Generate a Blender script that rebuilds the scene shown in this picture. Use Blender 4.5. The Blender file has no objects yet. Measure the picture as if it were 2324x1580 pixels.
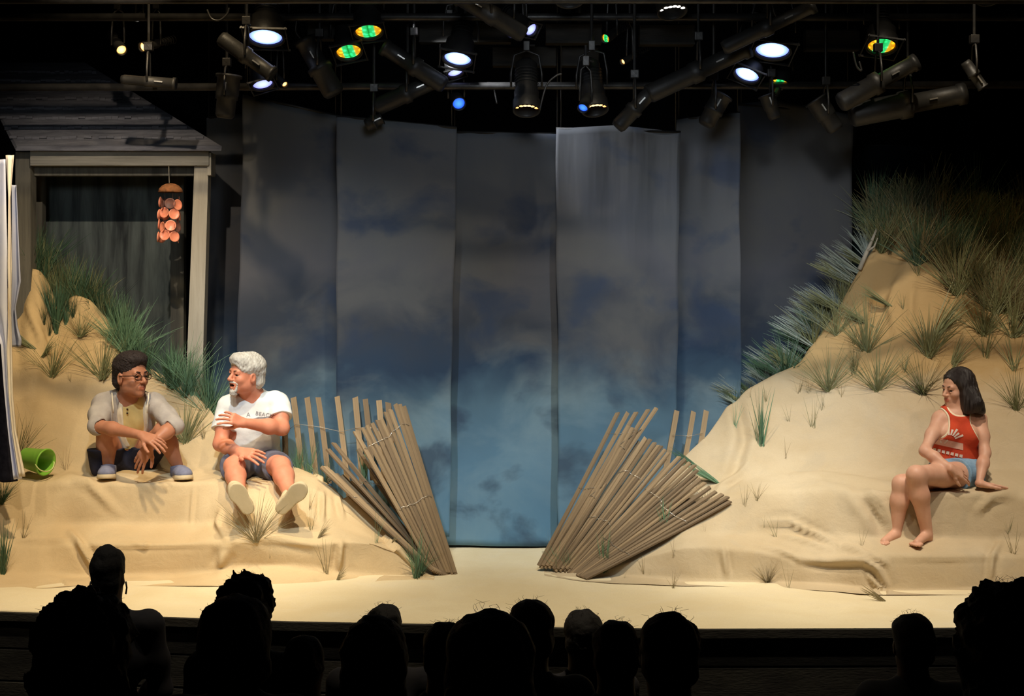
import bpy, bmesh, math, random
import numpy as np
from mathutils import Vector, Matrix, Quaternion
from mathutils.bvhtree import BVHTree
D = bpy.data; S = bpy.context.scene; C = S.collection
PI = math.pi
# ---------------------------------------------------------------- camera, world, lights, exposure
F = 3357.0; CX = 1162.0; HY = 614.0; EYE = 1.78
cam = D.objects.new('camera', D.cameras.new('camera')); C.objects.link(cam)
cam.location = (0, 0, EYE); cam.rotation_euler = (PI/2, 0, 0)
cam.data.sensor_width = 36; cam.data.lens = 36*F/2324
cam.data.shift_y = -(790-HY)/2324; cam.data.clip_start = 0.1; cam.data.clip_end = 60
S.camera = cam
S.view_settings.view_transform = 'Standard'; S.view_settings.look = 'None'
S.view_settings.gamma = 1; S.view_settings.use_curve_mapping = False
S.view_settings.exposure = 0.62
W = D.worlds.new('world'); S.world = W; W.use_nodes = True
W.node_tree.nodes['Background'].inputs[0].default_value = (0.55, 0.62, 0.8, 1)
W.node_tree.nodes['Background'].inputs[1].default_value = 0.006

def spot(name, loc, tgt, e, col, deg, blend=0.6, size=0.08):
    l = D.lights.new(name, 'SPOT'); l.energy = e; l.color = col
    l.spot_size = math.radians(deg); l.spot_blend = blend; l.shadow_soft_size = size
    o = D.objects.new(name, l); C.objects.link(o); o.location = loc
    o.rotation_euler = (Vector(tgt)-Vector(loc)).to_track_quat('-Z', 'Y').to_euler()
    return o
WARM = (1.0, 0.80, 0.55); WHITE = (1.0, 0.90, 0.74); COOL = (0.50, 0.68, 1.0)
spot('spot_left_key', (-1.5, 6.9, 5.7), (-2.6, 8.95, 0.5), 560, (1.0, .78, .48), 48, .8)
spot('spot_left_fill', (-3.4, 4.4, 4.7), (-2.4, 9.0, 0.7), 140, (1.0, .84, .62), 36, .9)
spot('spot_centre', (0.2, 6.2, 5.7), (0.0, 8.2, 0.0), 620, (1.0, .85, .62), 54, .9)
spot('spot_right_key', (2.1, 6.8, 5.7), (2.9, 8.75, 0.4), 470, (1.0, .87, .68), 48, .8)
spot('spot_right_fill', (3.9, 4.4, 4.7), (2.5, 9.0, 0.7), 85, (1.0, .84, .74), 38, .9)
spot('spot_right_amber', (2.4, 5.6, 4.6), (3.1, 9.8, 1.5), 60, (1.0, .62, .22), 30, .9)
spot('spot_apron_left', (-2.2, 5.6, 5.6), (-2.2, 8.0, 0.0), 260, WHITE, 38, .9)
spot('spot_apron_right', (2.2, 5.6, 5.6), (2.2, 7.95, 0.0), 230, WHITE, 38, .9)
spot('spot_backdrop_left', (-1.4, 5.4, 4.3), (-1.3, 9.6, 0.60), 390, (.74, .88, 1.0), 37, 1.0)
spot('spot_backdrop_right', (1.4, 5.4, 4.3), (1.1, 9.6, 0.60), 390, (.74, .88, 1.0), 37, 1.0)
spot('fill_upper_cloths', (0.0, 4.4, 3.4), (0.2, 9.6, 1.9), 165, (.78, .88, 1.0), 54, 1.0, .6)  # added dim fill lifting the upper cloths, no fixture behind it
spot('fill_backdrop_outer', (1.2, 5.6, 3.3), (2.05, 10.3, 1.75), 190, (.92, .95, .95), 24, .9, .15)  # added fill to brighten the dim outermost right cloth
spot('fill_porch_wall', (-2.3, 5.6, 2.7), (-2.95, 10.4, 2.25), 42, (.80, .88, .95), 30, 1.0, .2)  # added low fill lifting the dark porch back wall, not a house lamp
spot('spot_porch', (-1.9, 6.9, 3.6), (-2.75, 9.9, 2.0), 130, (1.0, .84, .66), 44, .9, .02)
spot('spot_ridge_blue', (-0.6, 9.1, 3.3), (2.35, 9.8, 1.2), 190, (.85, .90, 1.0), 32, .6)

# ---------------------------------------------------------------- helpers
def P(px, py, Y):
    return Vector(((px-CX)*Y/F, Y, EYE-(py-HY)*Y/F))
def FL(px, py):                       # a point on the stage floor
    return P(px, py, EYE*F/(py-HY))
def tag(o, label=None, cat=None, group=None, kind=None):
    if label: o['label'] = label
    if cat: o['category'] = cat
    if group: o['group'] = group
    if kind: o['kind'] = kind
    return o
def empty(name, loc, label, cat, group=None):
    o = D.objects.new(name, None); C.objects.link(o); o.location = loc; o.empty_display_size = .1
    return tag(o, label, cat, group)
def mobj(name, v, f, mat, parent=None, smooth=True, origin=None, colors=None):
    me = D.meshes.new(name)
    v = np.asarray([tuple(p) for p in v] if not isinstance(v, np.ndarray) else v, float)
    org = np.array(origin if origin is not None else ((0, 0, 0) if parent is None else tuple(parent.location)), float)
    me.from_pydata((v-org).tolist(), [], [tuple(int(i) for i in q) for q in f])
    me.update()
    if smooth: me.polygons.foreach_set('use_smooth', [True]*len(me.polygons))
    for m in (mat if isinstance(mat, (list, tuple)) else [mat]): me.materials.append(m)
    if colors is not None:
        a = me.color_attributes.new('Col', 'FLOAT_COLOR', 'POINT')
        a.data.foreach_set('color', np.hstack([colors, np.ones((len(colors), 1))]).astype(np.float32).ravel())
    o = D.objects.new(name, me); C.objects.link(o)
    if parent is not None:
        o.parent = parent
        o.location = Vector(org)-parent_world(parent)
    else: o.location = org
    return o
def parent_world(p):
    v = Vector(p.location)
    while p.parent is not None:
        p = p.parent; v += p.location
    return v
class MB:
    """collects boxes, tubes, lathes and grids into one mesh"""
    def __init__(s): s.v = []; s.f = []
    def add(s, v, f):
        n = len(s.v); s.v += [tuple(p) for p in v]; s.f += [tuple(i+n for i in q) for q in f]; return s
    def box(s, c, d, rot=None, bev=0.0):
        c = Vector(c); x, y, z = [k/2 for k in d]
        R = rot if rot is not None else Matrix.Identity(3)
        if bev <= 0:
            pts = [(i*x, j*y, k*z) for i in (-1, 1) for j in (-1, 1) for k in (-1, 1)]
            fs = [(0, 1, 3, 2), (4, 6, 7, 5), (0, 4, 5, 1), (2, 3, 7, 6), (0, 2, 6, 4), (1, 5, 7, 3)]
            return s.add([c+R@Vector(p) for p in pts], fs)
        bm = bmesh.new(); bmesh.ops.create_cube(bm, size=1)
        for v in bm.verts: v.co = Vector((v.co.x*2*x, v.co.y*2*y, v.co.z*2*z))
        bmesh.ops.bevel(bm, geom=bm.edges[:], offset=bev, segments=2, affect='EDGES', profile=.6)
        bm.verts.index_update()
        r = s.add([c+R@v.co for v in bm.verts], [[v.index for v in f.verts] for f in bm.faces]); bm.free(); return r
    def tube(s, pts, r, n=8, cap=True):
        pts = [Vector(p) for p in pts]; m = len(pts)
        rr = r if isinstance(r, (list, tuple)) else [r]*m
        V = []; up = None
        for i, p in enumerate(pts):
            t = (pts[min(i+1, m-1)]-pts[max(i-1, 0)]).normalized()
            if up is None:
                up = Vector((0, 0, 1)) if abs(t.z) < .9 else Vector((0, 1, 0))
            a = t.cross(up).normalized(); b = a.cross(t).normalized(); up = b
            for k in range(n):
                q = 2*PI*k/n; V.append(p+(a*math.cos(q)+b*math.sin(q))*rr[i])
        fs = [(i*n+k, i*n+(k+1) % n, (i+1)*n+(k+1) % n, (i+1)*n+k) for i in range(m-1) for k in range(n)]
        if cap: fs += [tuple(range(n))[::-1], tuple((m-1)*n+k for k in range(n))]
        return s.add(V, fs)
    def lathe(s, prof, origin, axis, n=24, cap0=False, cap1=False):
        axis = Vector(axis).normalized(); a = axis.orthogonal().normalized(); b = axis.cross(a)
        o = Vector(origin); m = len(prof)
        V = [o+axis*h+(a*math.cos(2*PI*k/n)+b*math.sin(2*PI*k/n))*r for (r, h) in prof for k in range(n)]
        fs = [(i*n+k, i*n+(k+1) % n, (i+1)*n+(k+1) % n, (i+1)*n+k) for i in range(m-1) for k in range(n)]
        if cap0: fs.append(tuple(range(n))[::-1])
        if cap1: fs.append(tuple((m-1)*n+k for k in range(n)))
        return s.add(V, fs)
    def build(s, name, mat, parent=None, smooth=False, origin=None):
        o = mobj(name, s.v, s.f, mat, parent, smooth, origin); return o
def frame(z, x=None):
    """rotation whose local z runs along z"""
    z = Vector(z).normalized()
    x = Vector(x) if x is not None else (Vector((1, 0, 0)) if abs(z.x) < .9 else Vector((0, 1, 0)))
    x = (x-z*x.dot(z)).normalized(); y = z.cross(x)
    return Matrix((x, y, z)).transposed()

# ---------------------------------------------------------------- materials
def nt(name):
    m = D.materials.new(name); m.use_nodes = True
    n = m.node_tree.nodes; return m, n, m.node_tree.links, n['Principled BSDF']
def mix(N, L, fac, a, b, t='MIX'):
    x = N.new('ShaderNodeMix'); x.data_type = 'RGBA'; x.blend_type = t
    for s, v in ((x.inputs[0], fac), (x.inputs[6], a), (x.inputs[7], b)):
        if hasattr(v, 'is_output') or isinstance(v, bpy.types.NodeSocket): L.new(v, s)
        else: s.default_value = v if not isinstance(v, tuple) else (*v, 1)[:4]
    return x.outputs[2]
def noise(N, L, scale, detail=4, rough=.55, vec=None, dist=0):
    x = N.new('ShaderNodeTexNoise'); x.inputs['Scale'].default_value = scale
    x.inputs['Detail'].default_value = detail; x.inputs['Roughness'].default_value = rough
    x.inputs['Distortion'].default_value = dist
    if vec is not None: L.new(vec, x.inputs['Vector'])
    return x.outputs['Fac']
def ramp(N, L, fac, stops, interp='LINEAR'):
    r = N.new('ShaderNodeValToRGB'); r.color_ramp.interpolation = interp
    e = r.color_ramp.elements
    while len(e) < len(stops): e.new(.5)
    for k, (p, c) in enumerate(stops):
        e[k].position = p; e[k].color = (*c, 1) if isinstance(c, tuple) else (c, c, c, 1)
    L.new(fac, r.inputs[0]); return r.outputs[0]
def coords(N, L, kind='Object', scale=(1, 1, 1)):
    if kind == 'World':
        t = N.new('ShaderNodeNewGeometry').outputs['Position']
    else: t = N.new('ShaderNodeTexCoord').outputs[kind]
    m = N.new('ShaderNodeMapping'); m.inputs['Scale'].default_value = scale; L.new(t, m.inputs[0])
    return m.outputs[0]
def bump(N, L, B, h, strength=.3, dist=.01):
    b = N.new('ShaderNodeBump'); b.inputs['Strength'].default_value = strength; b.inputs['Distance'].default_value = dist
    L.new(h, b.inputs['Height']); L.new(b.outputs[0], B.inputs['Normal'])
def mat(name, c, rough=.7, c2=None, sc=8, bmp=0, bsc=40, scale=(1, 1, 1), metal=0, spec=.3, space='Object', attr=False, trans=0, sss=0):
    m, N, L, B = nt(name)
    B.inputs['Roughness'].default_value = rough; B.inputs['Metallic'].default_value = metal
    B.inputs['Specular IOR Level'].default_value = spec
    v = coords(N, L, space, scale)
    c2 = c2 or tuple(k*.8 for k in c)
    col = mix(N, L, ramp(N, L, noise(N, L, sc, vec=v), [(.35, 0.), (.65, 1.)]), c, c2)
    if attr:
        a = N.new('ShaderNodeVertexColor'); a.layer_name = 'Col'
        col = mix(N, L, 1.0, col, a.outputs[0], 'MULTIPLY')
    L.new(col, B.inputs['Base Color'])
    if sss:
        B.inputs['Subsurface Weight'].default_value = sss; B.inputs['Subsurface Radius'].default_value = (.012, .005, .003)
    if bmp: bump(N, L, B, noise(N, L, bsc, 3, vec=v), bmp, .006)
    return m
def emit(name, c, s):
    m, N, L, B = nt(name); B.inputs['Base Color'].default_value = (*c, 1)
    B.inputs['Emission Color'].default_value = (*c, 1); B.inputs['Emission Strength'].default_value = s
    return m
M = {}
def sand(name, a, b, c, top=(.9, (.5, .4, .3))):
    m, N, L, B = nt(name); v = coords(N, L, 'World')
    B.inputs['Roughness'].default_value = .95; B.inputs['Specular IOR Level'].default_value = .08
    big = ramp(N, L, noise(N, L, 1.3, 5, vec=v, dist=.5), [(.36, 0.), (.66, 1.)])
    col = mix(N, L, big, a, b)
    st = ramp(N, L, noise(N, L, 4.5, 6, .65, vec=v, dist=.8), [(.5, 0.), (.72, .5)])
    col = mix(N, L, st, col, c)
    fine = ramp(N, L, noise(N, L, 160, 2, vec=v), [(.3, .0), (.8, .22)])
    col = mix(N, L, fine, col, tuple(k*.6 for k in a))
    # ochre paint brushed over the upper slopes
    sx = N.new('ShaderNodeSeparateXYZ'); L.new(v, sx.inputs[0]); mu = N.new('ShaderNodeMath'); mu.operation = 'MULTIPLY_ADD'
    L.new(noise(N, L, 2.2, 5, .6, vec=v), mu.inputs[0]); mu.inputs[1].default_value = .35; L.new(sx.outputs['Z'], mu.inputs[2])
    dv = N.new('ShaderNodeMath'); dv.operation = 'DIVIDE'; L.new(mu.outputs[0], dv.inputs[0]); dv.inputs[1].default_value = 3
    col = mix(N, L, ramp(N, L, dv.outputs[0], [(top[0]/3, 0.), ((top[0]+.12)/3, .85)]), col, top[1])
    L.new(col, B.inputs['Base Color'])
    bump(N, L, B, noise(N, L, 14, 5, .6, vec=v, dist=.6), .28, .02)
    return m
M['sand_floor'] = sand('painted_sand_floor', (.80, .70, .48), (.72, .60, .38), (.76, .67, .50))
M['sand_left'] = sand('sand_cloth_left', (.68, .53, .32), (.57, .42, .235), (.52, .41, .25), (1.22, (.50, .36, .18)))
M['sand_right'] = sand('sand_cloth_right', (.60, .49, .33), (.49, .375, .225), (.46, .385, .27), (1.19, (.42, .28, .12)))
M['black'] = mat('black_paint', (.006, .006, .007), .8, (.004, .004, .004), spec=.1)
M['blackmetal'] = mat('black_metal', (.018, .017, .016), .5, (.03, .028, .024), 9, .2, 60, metal=.3, spec=.4)
M['greymetal'] = mat('dull_steel', (.07, .066, .06), .42, (.04, .038, .035), 12, .2, 60, metal=.6)
M['brightmetal'] = mat('bright_steel', (.6, .58, .52), .3, (.4, .38, .34), 12, metal=.8)
M['board'] = mat('dark_board', (.035, .032, .026), .75, (.022, .02, .017), 5, .4, 30, spec=.15, scale=(1, 4, 4))
def wood(name, a, b, c, sc=(1, 1, 1), rnd=True):
    m, N, L, B = nt(name); B.inputs['Roughness'].default_value = .85; B.inputs['Specular IOR Level'].default_value = .15
    v = coords(N, L, 'Object', sc)
    g = ramp(N, L, noise(N, L, 22, 6, .7, vec=v, dist=.6), [(.35, 0.), (.65, 1.)])
    col = mix(N, L, g, a, b)
    if rnd:
        oi = N.new('ShaderNodeObjectInfo')
        col = mix(N, L, ramp(N, L, oi.outputs['Random'], [(.25, 0.), (1., .75)]), col, c)
    k = ramp(N, L, noise(N, L, 5, 2, vec=v), [(.66, 0.), (.74, .6)]); col = mix(N, L, k, col, tuple(q*.45 for q in b))
    L.new(col, B.inputs['Base Color']); bump(N, L, B, g, .35, .004)
    return m
M['lath'] = wood('weathered_lath', (.40, .29, .17), (.27, .19, .11), (.14, .10, .065), (1, 1, .06))
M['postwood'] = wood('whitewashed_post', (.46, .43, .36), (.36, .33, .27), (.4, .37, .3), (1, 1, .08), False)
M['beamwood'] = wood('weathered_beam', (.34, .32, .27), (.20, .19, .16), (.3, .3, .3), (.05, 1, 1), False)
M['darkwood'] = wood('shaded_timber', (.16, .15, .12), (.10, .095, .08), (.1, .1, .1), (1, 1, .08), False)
def roofm():
    m, N, L, B = nt('grey_shingles'); B.inputs['Roughness'].default_value = .9; B.inputs['Specular IOR Level'].default_value = .1
    v = coords(N, L, 'World', (1, 1, 1))
    g = noise(N, L, 8, 6, .7, vec=coords(N, L, 'World', (.5, 1, 4)), dist=.4)
    w = N.new('ShaderNodeTexBrick'); L.new(coords(N, L, 'World', (1, 1, 1)), w.inputs['Vector'])
    col = mix(N, L, ramp(N, L, g, [(.35, 0.), (.65, 1.)]), (.10, .10, .115), (.20, .20, .22))
    L.new(col, B.inputs['Base Color']); bump(N, L, B, g, .6, .01); return m
M['roof'] = roofm()
def banner_mat():
    m, N, L, B = nt('painted_sky_cloth'); B.inputs['Roughness'].default_value = .95; B.inputs['Specular IOR Level'].default_value = .05
    geo = N.new('ShaderNodeNewGeometry').outputs['Position']
    sx = N.new('ShaderNodeSeparateXYZ'); L.new(geo, sx.inputs[0])
    oi = N.new('ShaderNodeObjectInfo').outputs['Random']
    # every cloth carries its own part of the painted sky
    ad = N.new('ShaderNodeVectorMath'); ad.operation = 'ADD'
    cb = N.new('ShaderNodeCombineXYZ'); mu = N.new('ShaderNodeMath'); mu.operation = 'MULTIPLY'; mu.inputs[1].default_value = 9
    L.new(oi, mu.inputs[0]); L.new(mu.outputs[0], cb.inputs[1]); L.new(geo, ad.inputs[0]); L.new(cb.outputs[0], ad.inputs[1])
    v = N.new('ShaderNodeMapping'); v.inputs['Scale'].default_value = (1, 1, 1.25); L.new(ad.outputs[0], v.inputs[0]); v = v.outputs[0]
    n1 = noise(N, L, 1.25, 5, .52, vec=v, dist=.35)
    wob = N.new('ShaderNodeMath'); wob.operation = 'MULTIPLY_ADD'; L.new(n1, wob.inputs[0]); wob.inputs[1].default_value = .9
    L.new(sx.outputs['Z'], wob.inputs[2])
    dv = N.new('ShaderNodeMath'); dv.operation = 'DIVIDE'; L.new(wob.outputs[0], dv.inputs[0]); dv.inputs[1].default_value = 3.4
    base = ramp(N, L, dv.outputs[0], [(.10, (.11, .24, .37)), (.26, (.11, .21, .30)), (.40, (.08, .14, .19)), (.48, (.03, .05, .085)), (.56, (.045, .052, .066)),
                                      (.66, (.09, .09, .10)), (1., (.10, .105, .11))])  # sky paint by height, with the light's fall-off towards the top mixed in
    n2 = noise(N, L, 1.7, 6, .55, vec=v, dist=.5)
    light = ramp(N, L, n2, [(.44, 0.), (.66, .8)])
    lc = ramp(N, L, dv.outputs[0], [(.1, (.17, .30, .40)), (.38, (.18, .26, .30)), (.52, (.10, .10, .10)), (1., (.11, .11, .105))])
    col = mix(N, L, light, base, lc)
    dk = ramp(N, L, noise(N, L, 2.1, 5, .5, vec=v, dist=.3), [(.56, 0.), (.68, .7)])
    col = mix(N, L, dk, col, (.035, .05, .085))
    L.new(col, B.inputs['Base Color'])
    bump(N, L, B, noise(N, L, 3, 2, vec=coords(N, L, 'World', (4, 1, .5))), .15, .03)
    return m
M['sky'] = banner_mat()
def grassm(name, a, b):
    m, N, L, B = nt(name); B.inputs['Roughness'].default_value = .5; B.inputs['Specular IOR Level'].default_value = .35
    oi = N.new('ShaderNodeObjectInfo'); v = coords(N, L, 'Object')
    col = mix(N, L, noise(N, L, 18, 3, vec=v), a, b)
    col = mix(N, L, ramp(N, L, oi.outputs['Random'], [(0., 0.), (1., .5)]), col, tuple(k*.55 for k in a))
    L.new(col, B.inputs['Base Color'])
    return m
M['grass'] = grassm('dry_green_grass', (.27, .27, .13), (.13, .16, .07))
M['grassdark'] = grassm('deep_green_grass', (.08, .16, .09), (.05, .10, .055))
M['grassfresh'] = grassm('fresh_green_grass', (.20, .34, .20), (.12, .24, .13))
M['grassdry'] = grassm('straw_grass', (.34, .27, .14), (.22, .19, .10))
M['grasssilver'] = grassm('backlit_grass', (.42, .47, .42), (.10, .15, .10))  # pale silver blades, the rim's bluish backlight put into their colour
# ---------------------------------------------------------------- implicit surfaces for the figures
_rs = np.random.RandomState(5)
_DIR = _rs.normal(size=(24, 3)); _DIR /= np.linalg.norm(_DIR, axis=1)[:, None]; _PH = _rs.uniform(0, 6.28, 24)
def fuzz(Q, freq, amp, n=10):
    s = 0
    for i in range(n):
        s = s+np.sin(Q@(_DIR[i]*freq*(1+.13*i))+_PH[i])
    return amp*s/math.sqrt(n)
def cap(a, b, r1, r2=None, k=.02, op='add', flat=''):
    return dict(t='cap', a=np.array(a, float), b=np.array(b, float), r1=r1, r2=r1 if r2 is None else r2, k=k, op=op, flat=flat)
def ell(c, r, R=None, k=.02, op='add'):
    return dict(t='ell', c=np.array(c, float), r=np.array(r, float), R=np.eye(3) if R is None else np.array(R, float), k=k, op=op)
def half(p, n, k=.004):       # keep the side the normal points away from
    n = np.array(n, float); return dict(t='half', c=np.array(p, float), n=n/np.linalg.norm(n), k=k, op='cut')
def grow(pr, d):
    out = []
    for p in pr:
        q = dict(p)
        if p['t'] == 'cap': q['r1'] = p['r1']+d; q['r2'] = p['r2']+d
        elif p['t'] == 'ell': q['r'] = p['r']+d
        out.append(q)
    return out
def pdist(p, Q):
    if p['t'] == 'cap':
        ab = p['b']-p['a']; L2 = max(ab@ab, 1e-12); t = (Q-p['a'])@ab/L2
        tc = np.clip(t, 0, 1)
        d = np.linalg.norm(Q-p['a']-tc[..., None]*ab, axis=-1)-(p['r1']+(p['r2']-p['r1'])*tc)
        L = math.sqrt(L2)
        if 'b' in p['flat']: d = np.maximum(d, (t-1)*L)
        if 'a' in p['flat']: d = np.maximum(d, -t*L)
        return d
    if p['t'] == 'ell':
        q = (Q-p['c'])@p['R']; a = np.linalg.norm(q/p['r'], axis=-1); b = np.linalg.norm(q/p['r']**2, axis=-1)
        return a*(a-1)/np.maximum(b, 1e-9)
    return (Q-p['c'])@p['n']
def bounds(prims):
    lo = np.full(3, 1e9); hi = -lo
    for p in prims:
        if p['op'] != 'add': continue
        if p['t'] == 'cap':
            r = max(p['r1'], p['r2']); l = np.minimum(p['a'], p['b'])-r; h = np.maximum(p['a'], p['b'])+r
        else:
            r = np.abs(p['R'])@p['r']; l = p['c']-r; h = p['c']+r
        lo = np.minimum(lo, l); hi = np.maximum(hi, h)
    return lo, hi
def sdf_mesh(prims, h=.006, noise_fn=None):
    lo, hi = bounds(prims); lo = lo-.03; hi = hi+.03
    n = np.ceil((hi-lo)/h).astype(int)+1
    G = np.full(n, 1.0, np.float32)
    for p in prims:
        if p['t'] == 'half': i0 = np.zeros(3, int); i1 = n
        else:
            q = dict(p); q['op'] = 'add'; l, u = bounds([q]); m = p['k']*1.2+.03
            i0 = np.clip(np.floor((l-m-lo)/h).astype(int), 0, n); i1 = np.clip(np.ceil((u+m-lo)/h).astype(int)+1, 0, n)
        if (i1 <= i0).any(): continue
        ax = [lo[j]+h*np.arange(i0[j], i1[j]) for j in range(3)]
        sl = tuple(slice(i0[j], i1[j]) for j in range(3))
        Q = np.stack(np.meshgrid(*ax, indexing='ij'), -1)
        d = pdist(p, Q); g = G[sl]; k = max(p['k'], 1e-4)
        if p['op'] == 'add':
            w = np.maximum(k-np.abs(g-d), 0)/k; G[sl] = np.minimum(g, d)-w*w*k*.25
        else:
            if p['op'] == 'sub': d = -d
            w = np.maximum(k-np.abs(g-d), 0)/k; G[sl] = np.maximum(g, d)+w*w*k*.25
    if noise_fn is not None:
        idx = np.argwhere(np.abs(G) < .04); Q = lo+idx*h
        G[tuple(idx.T)] += noise_fn(Q).astype(np.float32)
    for a in range(3):      # close the box
        s = [slice(None)]*3
        for e in (0, -1):
            s[a] = e; G[tuple(s)] = 1
    s = G < 0
    c = np.zeros(n-1, np.int8)
    cs = [(i, j, k) for i in (0, 1) for j in (0, 1) for k in (0, 1)]
    for (i, j, k) in cs: c += s[i:n[0]-1+i, j:n[1]-1+j, k:n[2]-1+k]
    idx = np.argwhere((c > 0) & (c < 8))
    acc = np.zeros((len(idx), 3)); cnt = np.zeros(len(idx))
    vals = {q: G[tuple((idx+q).T)] for q in cs}
    for a in range(3):
        for q in cs:
            if q[a]: continue
            q2 = list(q); q2[a] = 1; q2 = tuple(q2)
            va = vals[q]; vb = vals[q2]; cr = (va < 0) != (vb < 0)
            t = np.where(cr, va/np.where(va == vb, 1, va-vb), 0)
            pt = np.tile(np.array(q, float), (len(idx), 1)); pt[:, a] += t
            acc += pt*cr[:, None]; cnt += cr
    V = lo+(idx+acc/cnt[:, None])*h
    im = np.full(n-1, -1, np.int64); im[tuple(idx.T)] = np.arange(len(idx))
    faces = []
    for a in range(3):
        b, d = (a+1) % 3, (a+2) % 3
        s0 = [slice(None)]*3; s1 = [slice(None)]*3; s0[a] = slice(0, -1); s1[a] = slice(1, None)
        e = np.argwhere(s[tuple(s0)] != s[tuple(s1)]); ins = s[tuple(e.T)]
        def cell(db, dd):
            q = e.copy(); q[:, b] -= db; q[:, d] -= dd; return im[tuple(q.T)]
        f = np.stack([cell(1, 1), cell(0, 1), cell(0, 0), cell(1, 0)], 1)
        f[~ins] = f[~ins][:, ::-1]; faces.append(f)
    return V, np.vstack(faces)
def sdf_obj(name, prims, m, parent, h=.006, noise_fn=None, colfn=None):
    V, Fc = sdf_mesh(prims, h, noise_fn)
    col = colfn(V) if colfn is not None else None
    return mobj(name, V, Fc.tolist(), m, parent, True, origin=tuple(parent_world(parent)), colors=col)
def A(v): return np.array(tuple(v), float)
def unit(v): v = A(v); return v/np.linalg.norm(v)
def lerp(a, b, t): return A(a)*(1-t)+A(b)*t
def hand(wr, d, nrm, side, curl=(.3, .35, .4, .5), s=1.0, spread=.10, thumb=(.7, .3), k=.008, bend=None):
    """palm, four fingers with three phalanges and a thumb. d: wrist to knuckles, nrm: the way the palm faces, side: +1 thumb on d x nrm"""
    d = unit(d); nrm = unit(A(nrm)-d*(A(nrm)@d)); lat = np.cross(d, nrm)*side; wr = A(wr); pr = []
    off = [.030, .0105, -.0095, -.028]; L = [(.044, .027, .021), (.049, .030, .022), (.045, .028, .021), (.035, .021, .019)]
    pl = [.086, .090, .086, .078]
    for i in range(4):
        kn = wr+d*pl[i]*s+lat*off[i]*s
        pr.append(cap(wr+lat*off[i]*.55*s, kn, .0155*s, .0125*s, .012))
    pr.append(cap(wr+lat*.012*s+d*.02*s, wr+lat*.026*s+d*.045*s+nrm*.006*s, .017*s, .015*s, .015))
    for i in range(4):
        p = wr+d*pl[i]*s+lat*off[i]*s; c = curl[i]; ang = c*.9
        sp = spread*(1.5-i)
        for j, (l, r) in enumerate(zip(L[i], (.0095, .0086, .0078))):
            dd = d*math.cos(ang)+nrm*math.sin(ang); dd = unit(dd+lat*sp)
            q = p+dd*l*s; pr.append(cap(p, q, r*s*(1 if i < 3 else .9), (r-.0008)*s*(1 if i < 3 else .9), .004))
            p = q; ang += c*(1.1 if j == 0 else .8)
    p = wr+lat*.024*s+d*.028*s+nrm*.004*s
    td = unit(d*.75+lat*thumb[0]+nrm*thumb[1])
    for l, r in ((.038, .0135), (.032, .0108), (.026, .0095)):
        q = p+td*l*s; pr.append(cap(p, q, r*s, (r-.001)*s, .007)); p = q; td = unit(td+d*.25-lat*.12)
    return pr
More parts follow.
